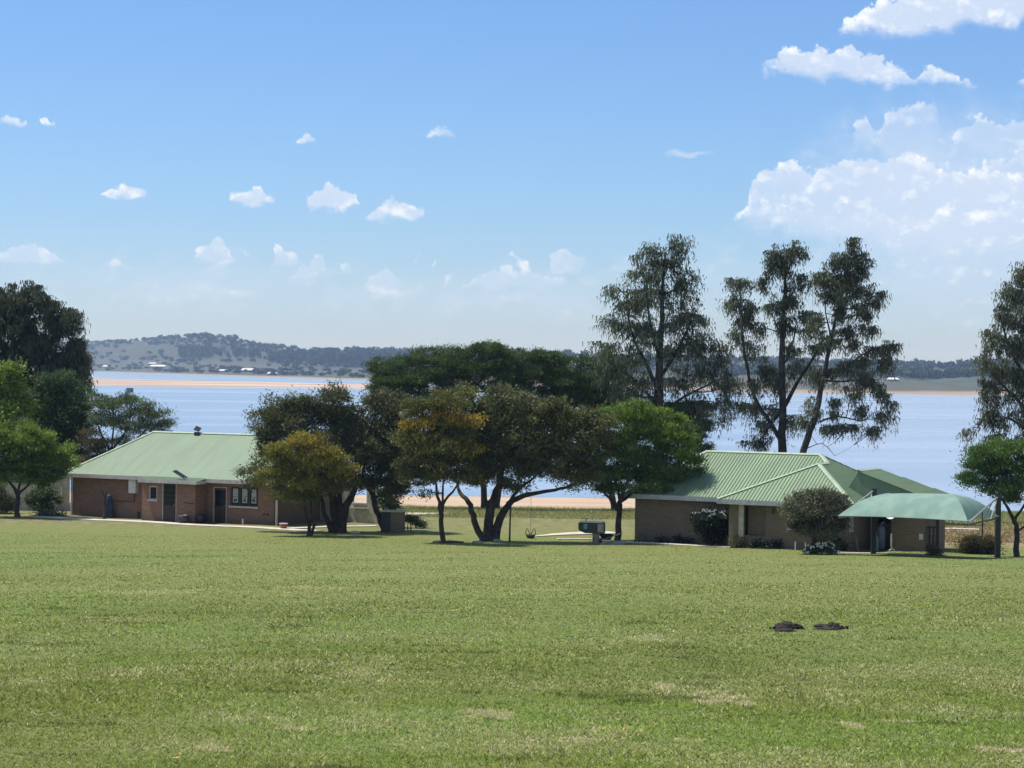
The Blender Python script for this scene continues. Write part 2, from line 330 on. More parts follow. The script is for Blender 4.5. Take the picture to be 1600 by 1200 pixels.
def groundmat(name, sandy=False):
    m, nt, b = newmat(name); t = nd(nt, 'ShaderNodeTexCoord'); s = nd(nt, 'ShaderNodeSeparateXYZ'); nt.links.new(t.outputs['Object'], s.inputs[0])
    def N(sc, det=8, rough=.6, stretch=(1, 1, 1)):
        mp = nd(nt, 'ShaderNodeMapping'); mp.inputs['Scale'].default_value = stretch; nt.links.new(t.outputs['Object'], mp.inputs[0])
        n = nd(nt, 'ShaderNodeTexNoise'); n.inputs['Scale'].default_value = sc; n.inputs['Detail'].default_value = det; n.inputs['Roughness'].default_value = rough
        nt.links.new(mp.outputs[0], n.inputs['Vector']); return n.outputs['Fac']
    nf = N(9, 8, .75); nm = N(.55, 8, .62); nl = N(.06, 6, .55, (1, .55, 1)); nx = N(2.2, 8, .7, (.7, 1, 1))
    lawn = mixc(nt, smooth(nt, nf, .35, .68), (.10, .12, .035), (.21, .225, .075))
    lawn = mixc(nt, mth(nt, 'MULTIPLY', smooth(nt, nm, .50, .74), .65), lawn, (.175, .175, .075))
    lawn = mixc(nt, mth(nt, 'MULTIPLY', smooth(nt, nl, .50, .66), .40), lawn, (.085, .145, .030))
    straw = mth(nt, 'MULTIPLY', smooth(nt, nx, .60, .74), smooth(nt, nm, .52, .62))
    nearf = smooth(nt, s.outputs[1], 18, 42, 1, .35)
    lawn = mixc(nt, mth(nt, 'MULTIPLY', straw, nearf), lawn, (.29, .235, .15))
    lawn = mixc(nt, mth(nt, 'MULTIPLY', smooth(nt, nx, .40, .30), .5), lawn, (.04, .06, .018))
    # rougher, drier field between the gardens and the lake
    fld = mixc(nt, smooth(nt, nx, .35, .65), (.105, .120, .040), (.215, .195, .095))
    dry = mixc(nt, smooth(nt, nx, .3, .65), (.19, .15, .085), (.27, .20, .12))
    yy = mth(nt, 'ADD', s.outputs[1], mth(nt, 'MULTIPLY', nm, 8))
    right = smooth(nt, s.outputs[0], 12, 20)
    band = mth(nt, 'MULTIPLY', mth(nt, 'MULTIPLY', smooth(nt, yy, 121, 126), smooth(nt, yy, 143, 136)), right)
    fld = mixc(nt, mth(nt, 'MULTIPLY', band, .85), fld, dry)
    fld = mixc(nt, mth(nt, 'MULTIPLY', mth(nt, 'MULTIPLY', smooth(nt, yy, 146, 149), right), .6), fld, (.075, .125, .035))
    col = mixc(nt, mth(nt, 'MAXIMUM', smooth(nt, yy, 127, 134), mth(nt, 'MULTIPLY', right, smooth(nt, yy, 119, 123))), lawn, fld)
    # sand
    sand = mixc(nt, smooth(nt, N(.35, 8, .6, (.3, 1.6, 1)), .35, .65), (.35, .25, .175), (.46, .36, .26))
    sand = mixc(nt, mth(nt, 'MULTIPLY', smooth(nt, N(.5, 6, .6, (.25, 2, 1)), .55, .7), .5), sand, (.52, .44, .30))
    edge = mth(nt, 'ADD', s.outputs[1], mth(nt, 'MULTIPLY', N(.12, 8, .65), 14))
    left = smooth(nt, mth(nt, 'ADD', s.outputs[0], mth(nt, 'MULTIPLY', nl, 10)), 22, 16)
    col = mixc(nt, mth(nt, 'MULTIPLY', smooth(nt, edge, 156.0, 160), left), col, sand)
    col = mixc(nt, mth(nt, 'MULTIPLY', smooth(nt, s.outputs[2], .55, .1), left), col, (.26, .19, .13))
    nt.links.new(col, b.inputs['Base Color']); b.inputs['Roughness'].default_value = .95; b.inputs['Specular IOR Level'].default_value = .15
    bp = nd(nt, 'ShaderNodeBump'); bp.inputs['Strength'].default_value = .7; bp.inputs['Distance'].default_value = .05
    nt.links.new(mth(nt, 'ADD', nf, mth(nt, 'MULTIPLY', nx, 1.5)), bp.inputs['Height']); nt.links.new(bp.outputs[0], b.inputs['Normal'])
    return m
MT['ground'] = groundmat('lawn_and_shore')

# water
m, nt, b = newmat('lake_water'); MT['water'] = m
t = nd(nt, 'ShaderNodeTexCoord'); mp = nd(nt, 'ShaderNodeMapping'); mp.inputs['Scale'].default_value = (.004, .02, 1); nt.links.new(t.outputs['Object'], mp.inputs[0])
n = nd(nt, 'ShaderNodeTexNoise'); n.inputs['Scale'].default_value = 1; n.inputs['Detail'].default_value = 5; nt.links.new(mp.outputs[0], n.inputs['Vector'])
nt.links.new(mixc(nt, smooth(nt, n.outputs['Fac'], .4, .65), (.20, .26, .34), (.27, .33, .41)), b.inputs['Base Color'])
nt.links.new(smooth(nt, n.outputs['Fac'], .45, .7, .22, .34), b.inputs['Roughness']); b.inputs['IOR'].default_value = 1.33
n2 = nd(nt, 'ShaderNodeTexNoise'); n2.inputs['Scale'].default_value = .9; n2.inputs['Detail'].default_value = 4; nt.links.new(t.outputs['Object'], n2.inputs['Vector'])
bp = nd(nt, 'ShaderNodeBump'); bp.inputs['Strength'].default_value = .25; bp.inputs['Distance'].default_value = .10; nt.links.new(n2.outputs['Fac'], bp.inputs['Height']); nt.links.new(bp.outputs[0], b.inputs['Normal'])

# ------------------------------------------------------------------ ground
G0 = 3.15
def gz(x, y):
    x = np.asarray(x, float); y = np.asarray(y, float)
    slope = 10.8 - .0675 * y
    k = .2; z = np.log(np.exp((slope - G0) / k) + 1) * k + G0          # soft maximum: the slope runs out on to the flat
    z = np.where(y < 60, slope, z)
    # down to the lake
    t = np.clip((y - 138) / 78, 0, 4)
    tr = np.clip((y - 140) / 62, 0, 4); w = np.clip((x - 14) / 10, 0, 1)
    z = z - 3.15 * (t * (1 - w) + tr * w) ** 1.25
    z = z + .04 * np.sin(x * .21 + y * .13) * np.clip(1 - y / 110, .1, 1) + .02 * np.sin(x * .7 - y * .4)
    return np.maximum(z, -2.0)
def g1(x, y): return float(gz(x, y))
def on_ground(px, py):
    lo, hi = 5.0, 215.0; Y = lo
    while Y < hi:
        p = P(px, py, Y)
        if p.z <= g1(p.x, Y): break
        Y += .25
    p = P(px, py, Y); return Vector((p.x, Y, g1(p.x, Y)))
def G(px, Y):                                  # ground point seen in column px at depth Y
    x = (px - 800) / F * Y; return Vector((x, Y, g1(x, Y)))

xs = np.unique(np.concatenate([np.linspace(-6000, -120, 18), np.arange(-120, 121, 1.5), np.linspace(120, 6000, 18)]))
ys = np.unique(np.concatenate([np.linspace(-800, 0, 12), np.arange(0, 240, 1.25), np.linspace(240, 300, 4)]))
X, Y = np.meshgrid(xs, ys); Z = gz(X, Y)
nx_, ny_ = len(xs), len(ys); idx = np.arange(nx_ * ny_).reshape(ny_, nx_)
V = np.stack([X, Y, Z], -1).reshape(-1, 3)
Q = np.stack([idx[:-1, :-1], idx[:-1, 1:], idx[1:, 1:], idx[1:, :-1]], -1)
cy = (Y[:-1, :-1] + Y[1:, 1:]) / 2; cx = (X[:-1, :-1] + X[1:, 1:]) / 2
beach = (cy > 151) & (cx < 16)
for nm, msk in (('ground', ~beach), ('beach', beach)):
    tag(link(nm, mesh_np(nm, V, Q[msk], 4, smoothf=True), None, MT['ground']), kind='structure')
MB().add([(-9000, 170, 0), (9000, 170, 0), (9000, 9000, 0), (-9000, 9000, 0)], [(0, 1, 2, 3)]).build('lake_water', MT['water'])['kind'] = 'structure'

# far shore and hills, built in depth
def yh(px): return HY + ROLL * (px - 800)
def interp(tab, x): return np.interp(x, [a for a, _ in tab], [b_ for _, b_ in tab])
SHORE = [(-600, 577), (140, 580.5), (570, 594.5), (900, 605), (1150, 613), (1450, 617.5), (2200, 626)]
SKYL = [(-600, 544), (100, 537), (200, 535), (240, 530), (310, 525.5), (365, 530), (405, 542), (450, 547), (520, 550), (640, 552), (800, 556), (980, 560), (1150, 565), (1300, 570), (1400, 572), (1520, 573), (2200, 576)]
def fardist(px):
    return min(CZ * F / (interp(SHORE, px) - yh(px)), 3900)
hp = np.arange(-600, 2201, 14.0); ht = np.concatenate([np.linspace(0, 1, 34), [1.06, 1.3, 2.0]])
HV = np.zeros((len(ht), len(hp), 3))
def hillz(px, t):
    ds = fardist(px); dt = ds + 1700; D = ds + (dt - ds) * t
    zt = CZ + (yh(px) - interp(SKYL, px)) / F * dt
    plain = 9 + 9 * np.clip((500 - px) / 300, 0, 1)
    if t <= 1:
        g = plain * min(t / .55, 1) ** 1.15
        s = max(0, (t - .5) / .5); s = s * s * (3 - 2 * s)
        z = g + (zt - g) * s
        z += (mnoise.noise(Vector((px * .012, t * 7, 2.0))) * 5 + mnoise.noise(Vector((px * .05, t * 22, 5.0))) * 2) * min(1, t * 2) * (1 - abs(2 * t - 1.0) ** 3 * (t > .5))
    else: z = zt * (1 - (t - 1) * .9)
    return D, max(z, -1) if t > 0 else -1.0
for j, t in enumerate(ht):
    for i, px in enumerate(hp):
        D, z = hillz(px, t); HV[j, i] = ((px - 800) / F * D, D, z)
ii = np.arange(HV.shape[0] * HV.shape[1]).reshape(HV.shape[:2])
HQ = np.stack([ii[:-1, :-1], ii[:-1, 1:], ii[1:, 1:], ii[1:, :-1]], -1).reshape(-1, 4)
m, nt, b = newmat('far_hillside'); t_ = nd(nt, 'ShaderNodeTexCoord'); s = nd(nt, 'ShaderNodeSeparateXYZ'); nt.links.new(t_.outputs['Object'], s.inputs[0])
def FN(sc, stretch=(1, 1, 1)):
    mp = nd(nt, 'ShaderNodeMapping'); mp.inputs['Scale'].default_value = stretch; nt.links.new(t_.outputs['Object'], mp.inputs[0])
    n = nd(nt, 'ShaderNodeTexNoise'); n.inputs['Scale'].default_value = sc; n.inputs['Detail'].default_value = 9; n.inputs['Roughness'].default_value = .65; nt.links.new(mp.outputs[0], n.inputs['Vector']); return n.outputs['Fac']
a = FN(.006, (1, .3, 1)); c_ = FN(.03)
low = mixc(nt, smooth(nt, a, .4, .6), (.045, .058, .034), (.075, .065, .048)); low = mixc(nt, smooth(nt, c_, .48, .62), low, (.025, .036, .022))
high = mixc(nt, smooth(nt, a, .42, .6), (.05, .032, .035), (.03, .034, .024)); high = mixc(nt, smooth(nt, c_, .42, .55), high, (.04, .05, .025))
col = mixc(nt, smooth(nt, s.outputs[2], 14, 34), low, high); col = mixc(nt, smooth(nt, s.outputs[2], 1.8, .6), col, (.26, .19, .13))
nt.links.new(col, b.inputs['Base Color']); b.inputs['Roughness'].default_value = 1
tag(link('hills', mesh_np('hills', HV.reshape(-1, 3), HQ, 4, smoothf=True), None, m), kind='structure')

# sandbar
sv = []; ns = 90
for i in range(ns + 1):
    px = -260 + (800 + 260) * i / ns
    yn = np.interp(px, [-260, 140, 570, 800], [600.5, 603.5, 608, 611.5]); yf = np.interp(px, [-260, 140, 570, 700, 800], [587, 590.5, 600.3, 604.5, 611])
    Dn = CZ * F / (yn - yh(px)) * (1 + .012 * mnoise.noise(Vector((px * .03, 0, 0)))); Df = CZ * F / (yf - yh(px)) * (1 + .02 * mnoise.noise(Vector((px * .05, 9, 0))))
    for D, z in ((Dn, -.2), (Dn + (Df - Dn) * .08, .25), ((Dn + Df) / 2, .9), (Df - (Df - Dn) * .08, .3), (Df, -.2)): sv.append(((px - 800) / F * D, D, z))
m, nt, b = newmat('wet_and_dry_sand'); t_ = nd(nt, 'ShaderNodeTexCoord'); mp = nd(nt, 'ShaderNodeMapping'); mp.inputs['Scale'].default_value = (.004, .02, .1); nt.links.new(t_.outputs['Object'], mp.inputs[0])
n = nd(nt, 'ShaderNodeTexNoise'); n.inputs['Scale'].default_value = 1; n.inputs['Detail'].default_value = 8; nt.links.new(mp.outputs[0], n.inputs['Vector'])
nt.links.new(mixc(nt, smooth(nt, n.outputs['Fac'], .4, .62), (.24, .175, .135), (.46, .35, .27)), b.inputs['Base Color']); b.inputs['Roughness'].default_value = .9
sq = [(i * 5 + k, (i + 1) * 5 + k, (i + 1) * 5 + k + 1, i * 5 + k + 1) for i in range(ns) for k in range(4)]
tag(link('sandbar', mesh_np('sandbar', np.array(sv), np.array(sq), 4, smoothf=True), None, m), kind='structure')

# haze: even thin air round camera and scene
mh = bpy.data.materials.new('haze_air'); mh.use_nodes = True; nt = mh.node_tree; nt.nodes.clear()
pv = nd(nt, 'ShaderNodeVolumePrincipled'); pv.inputs['Color'].default_value = (.46, .66, 1.0, 1); pv.inputs['Absorption Color'].default_value = (1, 1, 1, 1); pv.inputs['Density'].default_value = 1.0e-4; pv.inputs['Anisotropy'].default_value = .0
mo = nd(nt, 'ShaderNodeOutputMaterial'); nt.links.new(pv.outputs[0], mo.inputs['Volume'])
MB().box(-9100, 9100, -900, 9100, -4.0, 108).build('haze', mh)['kind'] = 'stuff'

# ------------------------------------------------------------------ trees
def unit(n, r=rng):
    v = r.normal(size=(n, 3)); return v / np.linalg.norm(v, axis=1, keepdims=True)
def leaf_tris(C, D, W, L, cols):
    """triangle leaves: base centres C, pointing D (unit), width W, length L"""
    n = len(C); S = np.cross(D, unit(n)); S /= np.linalg.norm(S, axis=1, keepdims=True) + 1e-9
    A = C - S * W[:, None] / 2; B = C + S * W[:, None] / 2; T = C + D * L[:, None]
    V = np.stack([A, B, T], 1).reshape(-1, 3); Fc = np.arange(3 * n).reshape(-1, 3)
    return V, Fc, np.repeat(cols, 3, 0)
STY = {  # leaf length, width, clump spread (xy, z), upward bias, outward bias, jitter, leaves per clump, clump per m2, hue variation
 'olive':  dict(L=.16, W=.072, sp=(.44, .32), up=.15, out=.3, jit=1.0, n=190, dens=5.2, twig=.012),
 'acacia': dict(L=.17, W=.055, sp=(.44, .20), up=.35, out=.6, jit=.95, n=240, dens=5.6, twig=.012),
 'euc':    dict(L=.30, W=.070, sp=(.36, .46), up=-1.1, out=.15, jit=.55, n=105, dens=4.3, twig=.014),
 'leafy':  dict(L=.17, W=.12, sp=(.42, .32), up=-.1, out=.2, jit=1.0, n=130, dens=5.0, twig=.012),
}
def bez(a, b_, sag, n=6):
    a, b_ = Vector(a), Vector(b_); m = (a + b_) / 2 + Vector(sag)
    return [a * (1 - t) ** 2 + m * 2 * t * (1 - t) + b_ * t * t for t in [i / (n - 1) for i in range(n)]]
def tree(name, label, cat, base, D, stems, blobs, style, colors, group=None, barkm='bark', trunk_r=.22, dens=1.0, leafk=1.0, gap=0.0, basez=None, size=1.0, depth=.75, spk=1.0, shell=.45):
    """base: px of the foot; stems: list of polylines [(px,py,r)...] from the foot up; blobs: (px,py,rx,ry[,colour index])"""
    r = np.random.default_rng(abs(hash((name, label))) % 99991 if False else sum(ord(ch) for ch in label) * 7 + int(base))
    bp = G(base, D);
    if basez is not None: bp.z = basez
    root = empty(name, bp); tag(root, label, cat, group)
    ppm = F / D; st = STY[style]
    tm = MB(); ends = []
    for s in stems:
        pts = []; rad = []
        for k, (px, py, rr) in enumerate(s):
            dd = 0 if k == 0 else r.normal() * .22 * min(k, 3)
            p = P(px, py, D + dd); pts.append(p - bp); rad.append(rr)
        if pts[0].z < .5: pts[0].z = -.15
        # resample smoothly
        P2 = []; R2 = []
        for i in range(len(pts) - 1):
            for q in range(3):
                t = q / 3; a0 = pts[max(i - 1, 0)]; a1 = pts[i]; a2 = pts[i + 1]; a3 = pts[min(i + 2, len(pts) - 1)]
                v = .5 * ((2 * a1) + (a2 - a0) * t + (2 * a0 - 5 * a1 + 4 * a2 - a3) * t * t + (3 * a1 - a0 - 3 * a2 + a3) * t ** 3)
                wob = .03 * rad[i] / .1
                P2.append(v + Vector(r.normal(size=3)) * min(wob, .03)); R2.append(rad[i] * (1 - t) + rad[i + 1] * t)
        P2.append(pts[-1]); R2.append(rad[-1])
        if s[0][1] > 790: R2[0] *= 1.45
        tm.tube(P2, R2, 9); ends += [(P2[i], R2[i]) for i in range(len(P2) // 3, len(P2))]
    CC = []; CK = []; CR = []; cen = Vector()
    allc = np.array([P(b_[0], b_[1], D) - bp for b_ in blobs]); ccen = allc.mean(0); zmin = allc[:, 2].min()
    for bl in blobs:
        rx, ry = bl[2] / ppm, bl[3] / ppm; ci = bl[4] if len(bl) > 4 else 0
        rd = max(rx, ry) * depth
        c = P(bl[0], bl[1], D + r.uniform(-.4, .4) * rd) - bp
        # limb from nearest stem point below
        best = min(ends, key=lambda e: (e[0] - c).length + (2.0 if e[0].z > c.z else 0))
        br = min(best[1] * .75, .035 + .02 * max(rx, ry) * 2)
        pth = bez(best[0], c, (r.normal() * .15, r.normal() * .15, -.12 * (c - best[0]).length), 7)
        tm.tube(pth, [br * (1 - .75 * i / 6) for i in range(7)], 6)
        rx *= 1.08; ry *= 1.12
        nC = max(5, int(st['dens'] * dens * math.pi * rx * ry * (1 + depth) * .8))
        d = unit(nC, r); rad = r.uniform(0, 1, nC) ** shell
        Cn = np.array(c) + d * rad[:, None] * np.array([rx, rd, ry])
        if style == 'acacia': Cn = Cn[(d[:, 2] > -.75)]
        for q in Cn[:: (1 if style == 'euc' else 2)]:
            qv = Vector(q); s0 = pth[3] if r.random() < .5 else pth[5]
            tw = bez(s0, qv, (r.normal() * .1, r.normal() * .1, -.08 if style != 'euc' else .12), 4)
            tm.tube(tw, [max(.03 * size, st['twig'] * 1.6), st['twig'] * 1.4, st['twig'], st['twig'] * .6], 3, False)
        CC.append(Cn); CK += [ci] * len(Cn)
    C = np.concatenate(CC); CK = np.array(CK)
    nl = int(st['n'] * leafk); n = len(C) * nl
    cc = np.repeat(C, nl, 0); ck = np.repeat(CK, nl)
    csz = np.repeat(r.uniform(.6, 1.25, len(C)), nl)[:, None]
    off = r.normal(size=(n, 3)) * np.array([st['sp'][0], st['sp'][0], st['sp'][1]]) * .62 * spk * csz * size
    if style == 'euc': off[:, 2] = -np.abs(off[:, 2]) * 1.3 + .12
    pos = cc + off
    if gap: # open pockets in the crown where the sky shows
        s3 = np.array([mnoise.noise(Vector(q) * .75 + Vector((base * .1, 0, 0))) for q in C]); keep = np.repeat(s3 > -.5 + gap, nl); pos, cc, ck, csz, off = pos[keep], cc[keep], ck[keep], csz[keep], off[keep]; n = len(pos)
        vari = np.repeat(r.normal(size=len(C)), nl)[keep]
    else: vari = np.repeat(r.normal(size=len(C)), nl)
    outd = pos - np.array([ccen[0], ccen[1], zmin - .5]); outd /= np.linalg.norm(outd, axis=1, keepdims=True) + 1e-6
    dr = outd * st['out'] + np.array([0, 0, st['up']]) + r.normal(size=(n, 3)) * st['jit'] * .6; dr /= np.linalg.norm(dr, axis=1, keepdims=True)
    L = r.uniform(.6, 1.3, n) * st['L'] * size; W = r.uniform(.7, 1.3, n) * st['W'] * size
    pal = np.array(colors, float); mixm = r.random(n) < .28; ck = np.where(mixm, np.repeat(r.permutation(CK), nl)[:n] if len(ck) == len(CK) * nl else r.permutation(ck), ck); base_c = pal[np.minimum(ck, len(pal) - 1)]
    f = np.clip(1 + .24 * vari + .24 * r.normal(size=n), .45, 1.9)[:, None]
    cols = base_c * f; odd = r.random(n) < .05; cols[odd] = cols[odd] * np.array([1.7, 1.35, .9])
    Vv, Ff, Cl = leaf_tris(pos, dr, W, L, np.clip(cols * 1.3, .004, .6))
    link('crown', mesh_np('crown', Vv, Ff, 3, Cl), root, MT['leaf'])
    tm.build('trunk', MT[barkm], root, True)
    return root

OL = (.072, .080, .040); OLB = (.088, .094, .036); YG = (.165, .150, .032); YO = (.30, .20, .03)
ACG = (.060, .098, .026); ACB = (.115, .165, .028); ACD = (.050, .080, .030); EU = (.086, .098, .070); EUD = (.056, .066, .045)

# --- left
tree('eucalyptus_tree', 'big rounded dark gum tree filling the left edge, rising above the lake', 'tree', 30, 156,
     [[(30, 800, .5), (45, 700, .42), (60, 600, .34), (75, 540, .2), (90, 500, .1)], [(52, 650, .25), (95, 570, .18), (125, 535, .1)], [(58, 610, .25), (25, 550, .18), (10, 490, .1)]],
     [(-30, 500, 50, 50), (10, 470, 34, 26), (45, 462, 30, 22), (75, 480, 26, 22), (100, 505, 26, 24), (30, 505, 34, 28), (70, 525, 32, 22), (115, 545, 26, 30), (90, 565, 32, 26), (126, 575, 16, 30),
      (50, 560, 34, 26), (15, 560, 34, 30), (60, 600, 40, 26), (105, 600, 22, 18), (-20, 590, 30, 40), (20, 610, 40, 25)], 'euc', [EUD], barkm='bark_euc', dens=.75, leafk=1.25, size=1.15, gap=.12)
tree('broadleaf_tree', 'bright yellow-green leafy tree at the far left edge before the big gum', 'tree', 5, 147,
     [[(5, 800, .2), (5, 700, .14), (10, 620, .06)]], [(-10, 600, 26, 26), (15, 585, 17, 20), (20, 620, 22, 26), (38, 640, 13, 14), (0, 645, 34, 26), (-20, 640, 30, 40)], 'leafy', [(.12, .17, .03)], dens=.9, size=1.1)
tree('pepper_tree', 'dense dark green tree left of the feathery bare-branched one', 'tree', 90, 150,
     [[(92, 805, .22), (90, 720, .18), (88, 640, .1)], [(90, 700, .12), (120, 650, .06)]],
     [(85, 605, 38, 24), (60, 640, 26, 30), (115, 625, 28, 26), (90, 655, 42, 30), (125, 665, 22, 24), (70, 700, 44, 30), (115, 705, 32, 26), (60, 740, 40, 22)], 'olive', [(.038, .068, .028), (.05, .08, .03)], dens=1.0, leafk=1.15)
tree('brown_thorn_bush', 'brownish thorn bush at the left end of the pale green hip', 'bush', 158, 147,
     [[(158, 800, .1), (155, 740, .06), (152, 700, .03)]], [(148, 690, 20, 20), (160, 715, 18, 18), (140, 720, 18, 18)], 'acacia', [(.075, .062, .035)], dens=.7)
tree('thorn_tree', 'feathery fan-shaped thorn tree with bare branches behind the pale roof', 'tree', 172, 148,
     [[(174, 800, .16), (173, 730, .14), (171, 700, .1)], [(173, 705, .08), (155, 670, .05), (148, 640, .025)], [(173, 705, .08), (178, 665, .05), (176, 630, .025)], [(173, 705, .08), (200, 670, .05), (205, 635, .025)],
      [(174, 708, .08), (215, 685, .05), (240, 655, .025)], [(174, 710, .07), (225, 700, .04), (258, 690, .02)]],
     [(155, 635, 22, 18), (185, 630, 26, 17), (215, 638, 26, 17), (240, 650, 20, 16), (252, 668, 14, 14), (165, 660, 20, 18), (200, 660, 26, 18), (228, 672, 22, 16), (250, 690, 12, 10), (190, 690, 20, 12), (262, 662, 8, 8)],
     'acacia', [(.075, .10, .052)], dens=.62, leafk=.7, spk=1.2)
tree('small_acacia', 'round-crowned green acacia on the lawn left of the red-brick house', 'tree', 27, 133.6,
     [[(27, 808, .17), (27, 785, .15), (28, 772, .13), (18, 757, .08), (5, 742, .05)], [(28, 774, .11), (40, 762, .07), (56, 745, .05)], [(27, 775, .1), (32, 745, .06), (35, 710, .04)]],
     [(28, 672, 28, 16, 1), (-5, 690, 30, 22, 1), (50, 688, 34, 20, 1), (85, 705, 27, 18, 1), (15, 710, 36, 24), (60, 725, 40, 20), (100, 728, 18, 14, 1), (10, 740, 34, 18), (50, 747, 34, 13), (-20, 730, 30, 24), (88, 742, 20, 12)],
     'acacia', [ACG, ACB], dens=1.0, leafk=1.15)  # upper clumps in lighter ACB: light on the crown put into leaf colour

# --- centre, back row of umbrella thorns
bk = dict(style='acacia', group='umbrella thorn trees behind the lawn trees')
for (px, lab, blobs, stems) in [
    (604, 'dark flat-topped thorn tree at the left end of the back row', [(605, 580, 28, 20), (640, 567, 34, 18), (680, 562, 32, 17), (625, 600, 38, 18), (665, 590, 36, 16), (595, 605, 16, 18)], [(640, 625), (615, 600), (665, 595)]),
    (757, 'highest thorn tree of the back row, left of the middle', [(715, 558, 30, 16), (745, 550, 34, 14), (775, 553, 28, 14), (700, 580, 30, 16), (740, 577, 38, 16), (780, 580, 28, 16)], [(735, 600), (715, 580), (770, 580)]),
    (774, 'open-branched thorn tree of the back row above the yellowing trees', [(810, 560, 32, 15), (845, 562, 30, 15), (820, 585, 36, 15), (860, 585, 26, 16), (790, 598, 24, 14)], [(818, 605), (800, 585), (845, 580)]),
    (962, 'broad dark thorn tree of the back row beside the tall gums', [(880, 568, 34, 16), (920, 572, 34, 17), (955, 585, 22, 18), (890, 595, 40, 20), (935, 602, 38, 20), (870, 620, 30, 18), (915, 625, 36, 18), (950, 625, 26, 18)], [(888, 640), (880, 600), (920, 600)])]:
    tree('umbrella_thorn', lab, 'tree', px, 152, [[(px, 800, .24), (px * .8 + stems[0][0] * .2, 740, .2), (px * .35 + stems[0][0] * .65, 660, .17), (stems[0][0], stems[0][1] + 20, .14), (stems[0][0], stems[0][1], .1)], [(stems[0][0], stems[0][1] + 10, .1), (stems[1][0], stems[1][1], .04)], [(stems[0][0], stems[0][1] + 10, .1), (stems[2][0], stems[2][1], .04)]],
         blobs + [(px_ + 4, py_ + 26, rx_ * .9, ry_ * .8, 1) for (px_, py_, rx_, ry_) in blobs] + [(px_, 632, 26, 14, 1) for px_ in (stems[1][0] - 10, stems[2][0] + 10)], bk['style'], [ACD, (.045, .072, .026)], group=bk['group'], dens=.9, leafk=.85, spk=1.1, gap=.10)

# --- centre, lawn trees
tree('olive_tree', 'big grey-green wild olive with many thick dark stems beside the red-brick house', 'tree', 530, 124.4,
     [[(528, 833, .30), (522, 800, .26), (518, 770, .2), (505, 735, .12), (480, 690, .07)], [(534, 833, .30), (538, 800, .24), (552, 770, .17), (566, 740, .1), (575, 700, .06)], [(520, 830, .18), (506, 800, .14), (500, 775, .1), (470, 740, .06)], [(531, 810, .2), (530, 770, .14), (528, 720, .09), (525, 670, .05)]],
     [(440, 635, 22, 18), (420, 660, 26, 24), (470, 632, 24, 20), (455, 665, 34, 30), (415, 700, 20, 24), (395, 740, 18, 14), (525, 628, 34, 20), (510, 660, 40, 28), (550, 655, 34, 30), (535, 700, 44, 30), (480, 700, 40, 28), (560, 700, 30, 30), (500, 745, 44, 22), (548, 745, 30, 22), (445, 745, 30, 18)],
     'olive', [OL, (.085, .085, .05)], dens=.85, leafk=1.1, gap=.05)
tree('olive_tree', 'leaning wild olive between the brown-red house and the braai block', 'tree', 606, 125.5,
     [[(604, 829, .17), (592, 806, .17), (584, 785, .16), (583, 765, .13), (596, 740, .09), (605, 700, .06)], [(583, 772, .1), (566, 752, .07), (556, 730, .05)]],
     [(600, 630, 30, 22), (610, 660, 32, 28), (585, 680, 30, 30), (625, 700, 24, 30), (600, 720, 32, 26), (590, 752, 28, 16), (615, 765, 18, 12), (636, 745, 14, 14)], 'olive', [(.062, .066, .036)], dens=.9, leafk=1.1)
tree('yellowing_tree', 'small yellow-green tree on two thin stems in front of the big wild olive', 'tree', 482, 121.2,
     [[(482, 839, .12), (482, 820, .10), (476, 795, .07), (474, 770, .05), (460, 740, .03)], [(484, 836, .10), (494, 812, .07), (497, 785, .05), (500, 760, .03)], [(483, 822, .07), (486, 790, .05), (484, 760, .03)]],
     [(480, 692, 30, 14, 1), (445, 712, 30, 16, 0), (500, 705, 28, 16, 1), (425, 730, 28, 16, 0), (470, 728, 34, 18, 0), (515, 725, 28, 16, 0), (540, 738, 18, 12, 1), (450, 755, 36, 16, 0), (500, 755, 36, 18, 2), (415, 752, 22, 12, 2), (470, 775, 40, 12, 2), (530, 760, 22, 14, 2)],
     'acacia', [(.15, .145, .034), (.21, .165, .035), (.075, .08, .03)], dens=.85, leafk=.9, gap=.10)
tree('yellowing_tree', 'orange-topped slender tree forking low in the middle of the lawn edge', 'tree', 693, 116.6,
     [[(693, 847, .15), (691, 820, .13), (688, 800, .12), (684, 775, .08), (680, 750, .05), (670, 720, .03)], [(689, 805, .1), (697, 780, .07), (712, 762, .05), (722, 740, .03)], [(688, 803, .08), (692, 770, .06), (695, 735, .03)]],
     [(650, 662, 24, 16, 1), (685, 655, 28, 14, 1), (720, 655, 24, 14, 1), (640, 690, 20, 20, 2), (675, 685, 32, 16, 0), (715, 680, 28, 18, 3), (645, 715, 22, 18, 3), (685, 715, 32, 18, 2), (725, 705, 20, 16, 1), (655, 742, 24, 14, 2), (695, 745, 30, 14, 2), (665, 765, 14, 10, 2), (730, 745, 16, 14, 2), (690, 630, 40, 14, 3), (660, 640, 34, 16, 3), (700, 668, 34, 18, 3), (660, 700, 34, 20, 0), (705, 702, 34, 20, 3), (690, 730, 34, 18, 2), (650, 730, 26, 16, 2)],
     'acacia', [(.135, .130, .036), YO, (.075, .08, .035), OLB], dens=1.0)
